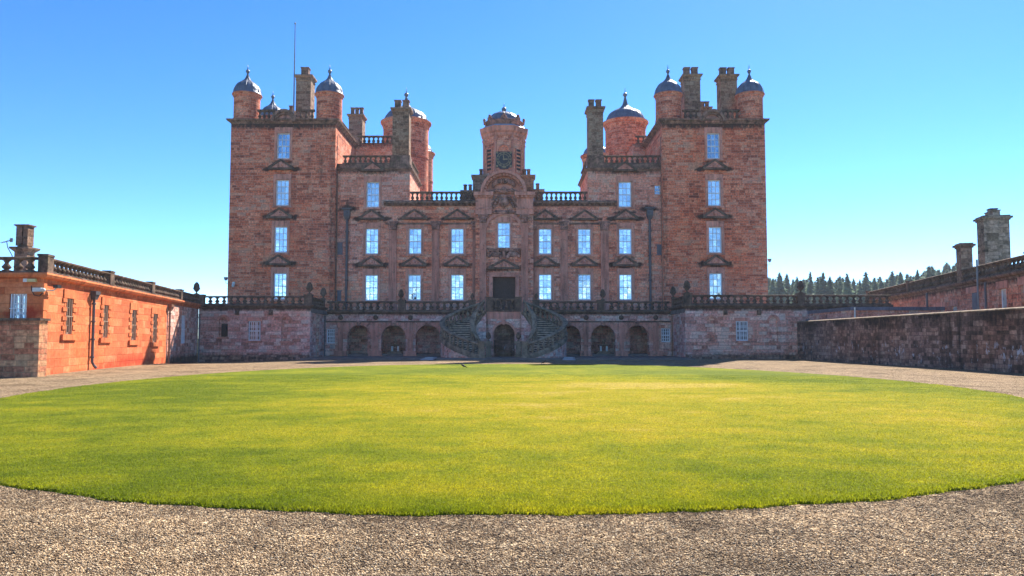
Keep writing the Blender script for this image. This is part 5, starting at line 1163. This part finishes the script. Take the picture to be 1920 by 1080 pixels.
# fittings on that wing's corner: each screwed to the wall, a thing of its own
x, z = P(55.5, 525.5, 27.85); m = MB(); m.box(x - .22, x + .22, 27.84, 27.995, z - .06, z + .06); tag(m.build('wall_light', 'ycover'), 'yellowed rectangular bulkhead light above the barred window', 'wall light')
m = MB(); m.box(x - .235, x - .09, 27.82, 27.837, z - .065, z + .065); m.build('end_cap', 'plastic', bpy.data.objects['wall_light'])
x, z = P(71, 543, 27.8); m = MB(); m.box(x - .20, x + .12, 27.78, 27.995, z - .075, z + .075); m.ball((x + .16, 27.86, z - .01), .1, 10, 1, .9, .8); al = tag(m.build('alarm_box', 'plastic'), 'white alarm unit with a round sensor at the wing corner', 'alarm box')
m = MB(); m.tube([(x - .34, 27.94, z + .16), (x - .33, 27.93, z + .0), (x - .22, 27.93, z - .2), (x - .02, 27.93, z - .24), (x + .12, 27.93, z - .1)], .018, 6); m.build('cable', 'black', al)
cp = wp(.55, .0, 3.42); m = MB(); m.tube([wp(.3, .02, 3.28), wp(.45, .2, 3.3), wp(.55, .28, 3.42)], .025, 6); cm = tag(m.build('security_camera', 'plastic'), 'small black security camera on a white bracket under the cornice', 'camera')
m = MB(); m.obox(WA, wd, wnn, .4, .75, .2, .36, 3.40, 3.53); m.build('camera_body', 'black', cm)
# aerial on a cranked mast by the stack
ya = 30.3; x, z = P(12.5, 454, ya); m = MB(); bx, bz = P(23, 480, ya); m.tube([(bx, ya, bz - .15), (bx, ya, bz), (x + .05, ya, z - .12 - .1), (x, ya, z + .03)], .018, 6); m.tube([(X(3, ya), ya, z - .03), (X(23.5, ya), ya, z + .10)], .014, 5)
for k in range(7): q = k / 6; xx_ = X(3, ya) + (X(23.5, ya) - X(3, ya)) * q; zz2 = z - .03 + .13 * q; m.tube([(xx_, ya - .12, zz2), (xx_, ya + .12, zz2)], .008, 4)
m.box(X(19, ya), X(23.5, ya), ya - .02, ya + .02, z + .0, z + .17); tag(m.build('television_aerial', 'lamp'), 'thin grey television aerial on a bent mast beside the wing chimney', 'aerial')

# boundary wall at the near corner of that wing
m = MB(); yb = 27.25; xe = X(72.5, yb, 650); zt = Z(601, yb); m.wall((0, yb), D0, N0, xe - 12, xe, -.3, zt, (), .3, .4, [(xe - 5, zt, 9, .3, .6), (xe - 4, .2, 3, .5, .5)]); m.wall((xe, 0), (0, 1), (1, 0), yb, yb + .5, -.3, zt); m.wall((0, yb + .5), D0, (0, 1), xe - 12, xe, -.3, zt, (), .3, 2)
bw_ = m.build('boundary_wall', 'gwall'); tag(bw_, 'brown stone boundary wall with flat coping in front of the orange wing', 'wall')
m = MB(); m.box(xe - 12, xe + .06, yb - .06, yb + .56, zt, zt + .09); m.build('coping', 'bal', bw_)

# ------------------------------------------------------------------ blackened wall and buildings on the far side of the court
m = MB(); xw = X(1495, YC, 640); zt = 2.62; y0 = 14.0
m.wall((xw, 0), (0, 1), (-1, 0), y0, YC - .02, -.3, zt, (), .3, .5, [(y, zt, 2.2 + (i_ % 3), .7 + .25 * (i_ % 2), .62) for i_, y in enumerate(range(16, 56, 5))]); m.wall((xw + .55, 0), (0, 1), (1, 0), y0, YC - .02, -.3, zt, (), .3, 3); m.wall((0, y0), D0, N0, xw, xw + .55, -.3, zt)
dw = m.build('court_wall', 'dark'); tag(dw, 'long black-stained rubble wall with white salt patches along the forecourt', 'wall')
m = MB(); m.sweep([(xw + .275, YC - .02, zt), (xw + .275, y0, zt)], [(.31, 0), (.32, .05), (.2, .1), (-.2, .1), (-.32, .05), (-.31, 0)]); m.build('coping', 'stair', dw)
# flat-roofed store behind it
ob = thing('store_building', 'low flat-roofed stone store peeping over the blackened wall', 'building', (24.3, 48, 0))
m = MB(); m.box(21.3, 27.0, 46, 52.4, -.3, Z(582, 46)); m.build('store_wall', 'low', ob); m = MB(); m.box(21.2, 27.15, 45.8, 52.45, Z(582, 46) + .003, Z(575.5, 46)); m.build('store_roof', 'lead', ob)
m = MB(); x0 = 21.2; m.prism([(x0, 2.0), (x0 + .9, 2.0), (x0 + .9, Z(585, 46)), (x0, Z(595, 48))], 52.41, 52.8); m.build('lean_to_roof', 'lead', ob); m = MB(); m.tube([(21.45, 45.72, 2.0), (21.45, 45.72, 3.4)], .05, 8); m.build('downpipe', 'plastic', ob)

RF = (X(1628, 65, 550), 65.0); RN_ = (X(1920, 36.4, 500), 36.4); rd_ = Vector((RF[0] - RN_[0], RF[1] - RN_[1])).normalized(); RN = tuple(Vector(RN_) - rd_ * 9); RL = (Vector(RF) - Vector(RN)).length; rn = Vector((-rd_.y, rd_.x))
rw = thing('stable_wing', 'pink rubble wing with balustrade and two chimneys behind the blackened wall', 'building', (RN[0], RN[1], 0))
zr = PW(1920, 478, RN, RF)[1]; zrc = PW(1920, 507, RN, RF)[1]; zwt = zrc - .3
RH = []
for (u0, u1, v0, v1) in ((1872.5, 1886.5, 541, 590), (1914, 1930, 533, 590), (1758, 1770.5, 578.5, 600), (1783.5, 1794.5, 574.5, 598)):
    RH.append((PW(u1, v0, RN, RF)[0], PW(u0, v0, RN, RF)[0], PW((u0 + u1) / 2, v1, RN, RF)[1], PW((u0 + u1) / 2, v0, RN, RF)[1], .25))
m = MB(); m.wall(RN, rd_, rn, 0, RL, -.3, zwt, RH, .25, .5, [(RL / 2, zwt, 60, .35, .6)]); m.build('wing_wall', 'rwing', rw)
for h in RH:
    f = barred_window(rw, RN, rd_, rn, (h[0] + h[1]) / 2, h[2], h[1] - h[0], h[3] - h[2], 'pane_mid', 3, 1, 2, 3, .18)
    m = MB(); m.obox(RN, rd_, rn, h[0] - .25, h[1] + .25, .002, .04, h[3] + .003, h[3] + .4); m.build('window_surround', 'trim', rw)
c = MB(); c.sweep([(*RF, zwt), (*RN, zwt)], [(0, 0), (.04, 0), (.06, .1), (.2, .16), (.26, .26), (.24, .3), (-.5, .3), (-.5, 0)]); c.build('cornice', 'corn', rw)
m = MB(); a_, b_ = Vector(RN) - rn * .3, Vector(RF) - rn * .3; a2, b2 = Vector(RN) - rn * 9, Vector(RF) - rn * 9; m.quad((*a_, zwt + .2), (*a2, zwt + .2), (*b2, zwt + .2), (*b_, zwt + .2)); m.quad((*b_, -.3), (*b2, -.3), (*b2, zwt + .2), (*b_, zwt + .2)); m.quad((*a2, -.3), (*b2, -.3), (*b2, zwt + .2), (*a2, zwt + .2)); m.build('wing_roof', 'roof', rw)
cs0, cs1 = PW(1804.5, 505, RN, RF)[0], PW(1795.5, 510, RN, RF)[0]
pA = Vector(RF); pB = Vector(RN); o1 = Vector(RN) + rd_ * (cs1 + .1); o0 = Vector(RN) + rd_ * (cs0 - .1)
balustrade(rw, pA - rn * .05, o1 - rn * .05, zrc, zr - zrc, .45, 'bal', (.0, .55), .32); balustrade(rw, o0 - rn * .05, pB - rn * .05, zrc, zr - zrc, .45, 'bal', (.5,), .32)
def rstack(s0, s1, b0, b1, z0, z1, mat, pots):
    m = MB(); m.obox(RN, rd_, rn, s0, s1, b0, b1, z0, z1 - .3); m.obox(RN, rd_, rn, s0 - .06, s1 + .06, b0 - .06, b1 + .06, z1 - .3, z1 - .2); m.obox(RN, rd_, rn, s0 - .15, s1 + .15, b0 - .15, b1 + .15, z1 - .2, z1 - .08); m.obox(RN, rd_, rn, s0 - .05, s1 + .05, b0 - .05, b1 + .05, z1 - .08, z1)
    c = m.build('chimney', mat, rw)
    for k in range(pots):
        m = MB(); t = s0 + (s1 - s0) * (k + .5) / pots; ph = .42 if k == 1 else .26; m.obox(RN, rd_, rn, t - .22, t + .22, (b0 + b1) / 2 - .2, (b0 + b1) / 2 + .2, z1, z1 + ph); m.obox(RN, rd_, rn, t - .26, t + .26, (b0 + b1) / 2 - .24, (b0 + b1) / 2 + .24, z1 + ph, z1 + ph + .06); m.build('chimney_pot', mat, c)
rstack(cs0, cs1, -.58, .05, zwt + .0, PW(1810, 453, RN, RF)[1], 'stack', 0)
YQ = 44.5; px_, pz = P(1844, 400, YQ); s_ = (Vector((px_, YQ)) - Vector(RN)).dot(rd_); b_ = (Vector((px_, YQ)) - Vector(RN)).dot(rn)
rstack(s_, s_ + cs1 - cs0 + .3, b_ - 1.4, b_, zwt, Z(404, YQ), 'gstack', 3)
for u, v1, zt_, mt, r_ in ((1748, 590, zwt, 'pipe', .07), (1846, 480, zr + .3, 'lamp', .05), (1860.5, 560, zwt, 'pipe', .06)):
    s_ = PW(u, 560, RN, RF)[0]; p_ = Vector(RN) + rd_ * s_ + rn * .32; m = MB(); m.tube([(p_.x, p_.y, 1.8), (p_.x, p_.y, zt_)], r_, 8); m.build('downpipe', mt, rw)
s0, s1 = PW(1833, 565, RN, RF)[0], PW(1824.5, 565, RN, RF)[0]; m = MB(); m.obox(RN, rd_, rn, s0, s1, .002, .05, 2.0, PW(1829, 549, RN, RF)[1]); m.build('blocked_window', 'grey', rw)
s0, s1 = PW(1834, 542, RN, RF)[0], PW(1813, 545, RN, RF)[0]; m = MB(); m.obox(RN, rd_, rn, s0, s1, .002, .07, PW(1829, 548.5, RN, RF)[1], PW(1829, 537, RN, RF)[1]); m.build('lintel', 'trim', rw)

# ------------------------------------------------------------------ flagpole, lamps, fountains, ramps, birds
fx, fz = P(553.5, 44, YT + 2.4); m = MB(); m.tube([(fx, YT + 2.4, ZT + .38), (fx, YT + 2.4, ZT + 6), (fx, YT + 2.4, fz)], [.07, .055, .03], 8); m.ball((fx, YT + 2.4, fz), .09, 8); m.box(fx - .12, fx + .12, YT + 2.28, YT + 2.52, ZT + .375, ZT + .7)
tag(m.build('flagpole', 'lamp'), 'tall bare flagpole rising beside the chimney of one tower', 'flagpole')
for u, v, sg, lb in ((423.5, 523, -1, 'small grey floodlight on the outer edge of the flagpole tower'), (1443, 488.5, 1, 'small grey floodlight on the outer edge of the two-chimney tower')):
    x, z = P(u, v, YT + .3); xe = TW[0][0] if sg < 0 else TW[1][1]; m = MB(); m.tube([(xe, YT + .3, z - .4), (x, YT + .3, z - .36), (x, YT + .3, z - .1)], .02, 6); lo = tag(m.build('floodlight', 'lamp'), lb, 'floodlight')
    m = MB(); m.frustum(x - .08, x + .08, YT + .2, YT + .38, z - .12, z + .15, .05); m.build('lamp_housing', 'lamp', lo)
x, z = P(436.5, 535, YT - .2); m = MB(); m.ball((x, YT - .15, z), .14, 10, .8, 1, 1.2); m.box(x - .1, x + .1, YT - .08, YT - .003, z + .05, z + .3); tag(m.build('wall_lamp', 'plastic'), 'small white lamp on the face of the flagpole tower near its outer edge', 'wall lamp')
for u, Y, lb in ((741, 59.3, 'little stone fountain inside the middle arch on the flagpole side'), (1132, 59.3, 'little stone fountain inside the middle arch on the two-chimney side')):
    x = X(u, Y, 660); f = thing('stone_fountain', lb, 'fountain', (x, Y, ZP + .16), 'small fountains in the arcade'); z = ZP + .16; m = MB(); m.box(x - .6, x + .6, Y - .4, Y + .4, z, z + .1); m.box(x - .45, x + .45, Y - .3, Y + .3, z + .1, z + .2); m.build('base', 'stair', f)
    for sg in (-1, 1): m = MB(); m.box(x + sg * .24 - .07, x + sg * .24 + .07, Y - .12, Y + .12, z + .2, z + .62); m.build('upright', 'plastic', f)
    m = MB(); m.lathe([(.12, .6), (.36, .68), (.38, .76), (.1, .78), (.07, .9)], (x, Y, z), 14); m.ball((x, Y, z + 1.0), .15, 9); m.build('basin', 'stair', f)
for u0, u1, lb in ((787, 812.5, 'grey metal wheelchair ramp over the kerb near the flagpole side arches'), (1054, 1078.5, 'grey metal wheelchair ramp over the kerb near the two-chimney side arches')):
    x0, x1 = X(u0, 50, 673), X(u1, 50, 673); m = MB(); i = 0; pts = [(x0, 49.75, .015), (x1, 49.75, .015), (x1 + .1, 51.6, ZP + .07), (x0 + .25, 51.6, ZP + .07)]; m.v += pts + [(a, b, c - .03) for a, b, c in pts]; m.f += [(0, 1, 2, 3), (7, 6, 5, 4), (0, 4, 5, 1), (1, 5, 6, 2), (2, 6, 7, 3), (3, 7, 4, 0)]
    for k in range(8): t = (k + .5) / 8; y = 49.75 + 1.85 * t; z = .015 + (ZP + .055) * t; m.box(x0 + .06 + .2 * t, x1 - .06, y - .02, y + .02, z, z + .015)
    ro_ = tag(m.build('ramp', 'alu'), lb, 'ramp', 'metal ramps at the kerb')
def bird(x, y, h, face, label, flat=False):
    z = gz(x, y) + .06; f = face; k = h / .42; m = MB(); m.ball((x, y, z + .2 * k), .11 * k, 10, 1.7, .85, .9); 
    for j in range(len(m.v)): q = m.v[j]; m.v[j] = (q[0], q[1], q[2] + (q[0] - x) * f * .45)
    m.tube([(x + f * .10 * k, y, z + .24 * k), (x + f * .15 * k, y, z + .32 * k), (x + f * .17 * k, y, z + .37 * k)], [.07 * k, .045 * k, .04 * k], 8); m.ball((x + f * .18 * k, y, z + .39 * k), .05 * k, 8); m.tube([(x + f * .21 * k, y, z + .39 * k), (x + f * .28 * k, y, z + .375 * k)], [.018 * k, .004], 5)
    m.tube([(x - f * .14 * k, y, z + .14 * k), (x - f * .27 * k, y, z + .06 * k), (x - f * .36 * k, y, z + .03 * k)], [.06 * k, .04 * k, .015 * k], 6)
    for s_ in (-.035, .035): m.tube([(x, y + s_, z + .12 * k), (x + f * .01, y + s_, z), (x + f * .05 * k, y + s_, z - .01)], .01 * k, 4)
    return tag(m.build('bird', 'bird', None, True), label, 'bird')
yb_ = 34.5; bird(X(868.5, yb_, 689), yb_, .22, -1, 'dark bird standing upright on the far edge of the lawn')
yb_ = 40.3; bird(X(1020, yb_, 682), yb_, .20, 1, 'dark bird crouching in the shade where lawn meets gravel')

# ------------------------------------------------------------------ conifers beyond the court
def conifer(seed, dens):
    rnd = np.random.RandomState(seed); Vv = []; T = []
    for k in range(dens):
        h = 1 - rnd.rand() ** .8 * .85; rad = (.165 * (1.0 - h) ** .95 + .003) * (.6 + .6 * rnd.rand()); a = rnd.rand() * 6.283
        n = 5; tone = rnd.rand()
        for j in range(n):
            f = (j + .6) / n; r = rad * f; z = h - .10 * rad * 3 * f ** 1.5 + rnd.randn() * .004; x, y = r * math.cos(a), r * math.sin(a); s_ = (.005 + .009 * rnd.rand()) * (.55 + .9 * min(1, rad * 12))
            d1 = rnd.randn(3) * s_ * .7 + np.array([math.cos(a), math.sin(a), -.45]) * s_; d2 = rnd.randn(3) * s_ * .6 + np.array([-math.sin(a), math.cos(a), 0]) * s_
            p = np.array([x, y, z]); Vv += [p - d1 - d2 * .7, p + d1 * .2 - d2, p + d1 * 1.3 + d2 * .1, p + d2]; T += [min(1, max(0, tone * .5 + rnd.rand() * .5))] * 4
    V = np.array(Vv); Fc = np.arange(len(V)).reshape(-1, 4); o = bulk('crown', V, Fc, np.array(T), 'needles'); me = o.data; bpy.data.objects.remove(o)
    m = MB(); m.tube([(0, 0, 0), (0, 0, .5), (0, 0, .97)], [.014, .009, .002], 7)
    for k in range(14): h = .2 + .05 * k; a = k * 2.4; m.tube([(0, 0, h), (.10 * (1 - h) * math.cos(a), .10 * (1 - h) * math.sin(a), h - .01)], [.004, .001], 4)
    return me, m.mesh('trunk', 'bark')
PROT = [conifer(s_, n_) for s_, n_ in ((1, 800), (2, 950), (3, 620), (4, 850))]
rt = random.Random(5)
KINDW = ('broad', 'dense', 'thin', 'ragged')
def tree(u, v, Y, pk, wide, label):
    x, zt = P(u, v, Y); h = zt + .5; t = thing('conifer_tree', label, 'tree', (x, Y, -.5), 'conifers beyond the court'); cm, tm = PROT[pk]
    for nm, me in (('crown', cm), ('trunk', tm)):
        o = bpy.data.objects.new(nm, me); COL.objects.link(o); o.parent = t; o.scale = (h * wide, h * wide, h); o.rotation_euler = (0, 0, rt.random() * 6.28)
    return t
mains = [(1449, 522), (1462, 511), (1475, 513), (1487, 524), (1494.5, 519), (1507, 523), (1519, 509.5), (1533, 520), (1543, 511), (1556, 519), (1568, 524), (1575, 518), (1588, 513), (1600, 522), (1612, 524), (1623, 510.5), (1640, 521), (1652, 524), (1673, 508.5), (1688, 511), (1704, 522), (1720, 506.5), (1742, 499), (1749, 503), (1760, 506), (1775, 505), (1788, 497.5), (1826, 500)]
where = lambda u: 'above the court balustrade near the two-chimney tower' if u < 1500 else 'just past the stone urn' if u < 1560 else 'above the middle of the bare balustrade' if u < 1640 else 'over the roof line of the rubble wing' if u < 1735 else 'close to the slim wing chimney'
seen = {}
for k, (u, v) in enumerate(mains):
    hi = 'tall pointed' if v < 512 else 'medium' if v < 520 else 'short'
    lb = '%s %s dark conifer %s' % (hi, KINDW[k % 4], where(u)); t = tree(u, v, rt.uniform(165, 195), k % 4, rt.uniform(1.05, 1.5), lb)
    if lb in seen: seen[lb]['label'] = lb + ', nearer the tower'; t['label'] = lb + ', farther from the tower'
    seen[lb] = t
for k in range(96):
    u = 1440 + k * 3.85 + rt.uniform(-2, 2); v = rt.uniform(518, 536) - max(0, (u - 1660) * .22)
    tree(u, v, rt.uniform(205, 250), rt.randrange(4), rt.uniform(1.3, 2.1), 'lower hazy conifer in the rear rank of the wood')

# ------------------------------------------------------------------ thin air
hz_ = MB(); hz_.box(-190, 290, -30, 300, -1.6, 34); ho = struct('haze', hz_, 'white', 'stuff')
hm = bpy.data.materials.new('thin_haze'); hm.use_nodes = True; ht = hm.node_tree; ht.nodes.remove(ht.nodes['Principled BSDF'])
pvn = ht.nodes.new('ShaderNodeVolumePrincipled'); pvn.inputs['Color'].default_value = (.86, .92, 1, 1); pvn.inputs['Density'].default_value = .0004; pvn.inputs['Anisotropy'].default_value = 0.0
ht.links.new(pvn.outputs[0], ht.nodes['Material Output'].inputs['Volume']); ho.data.materials.clear(); ho.data.materials.append(hm)
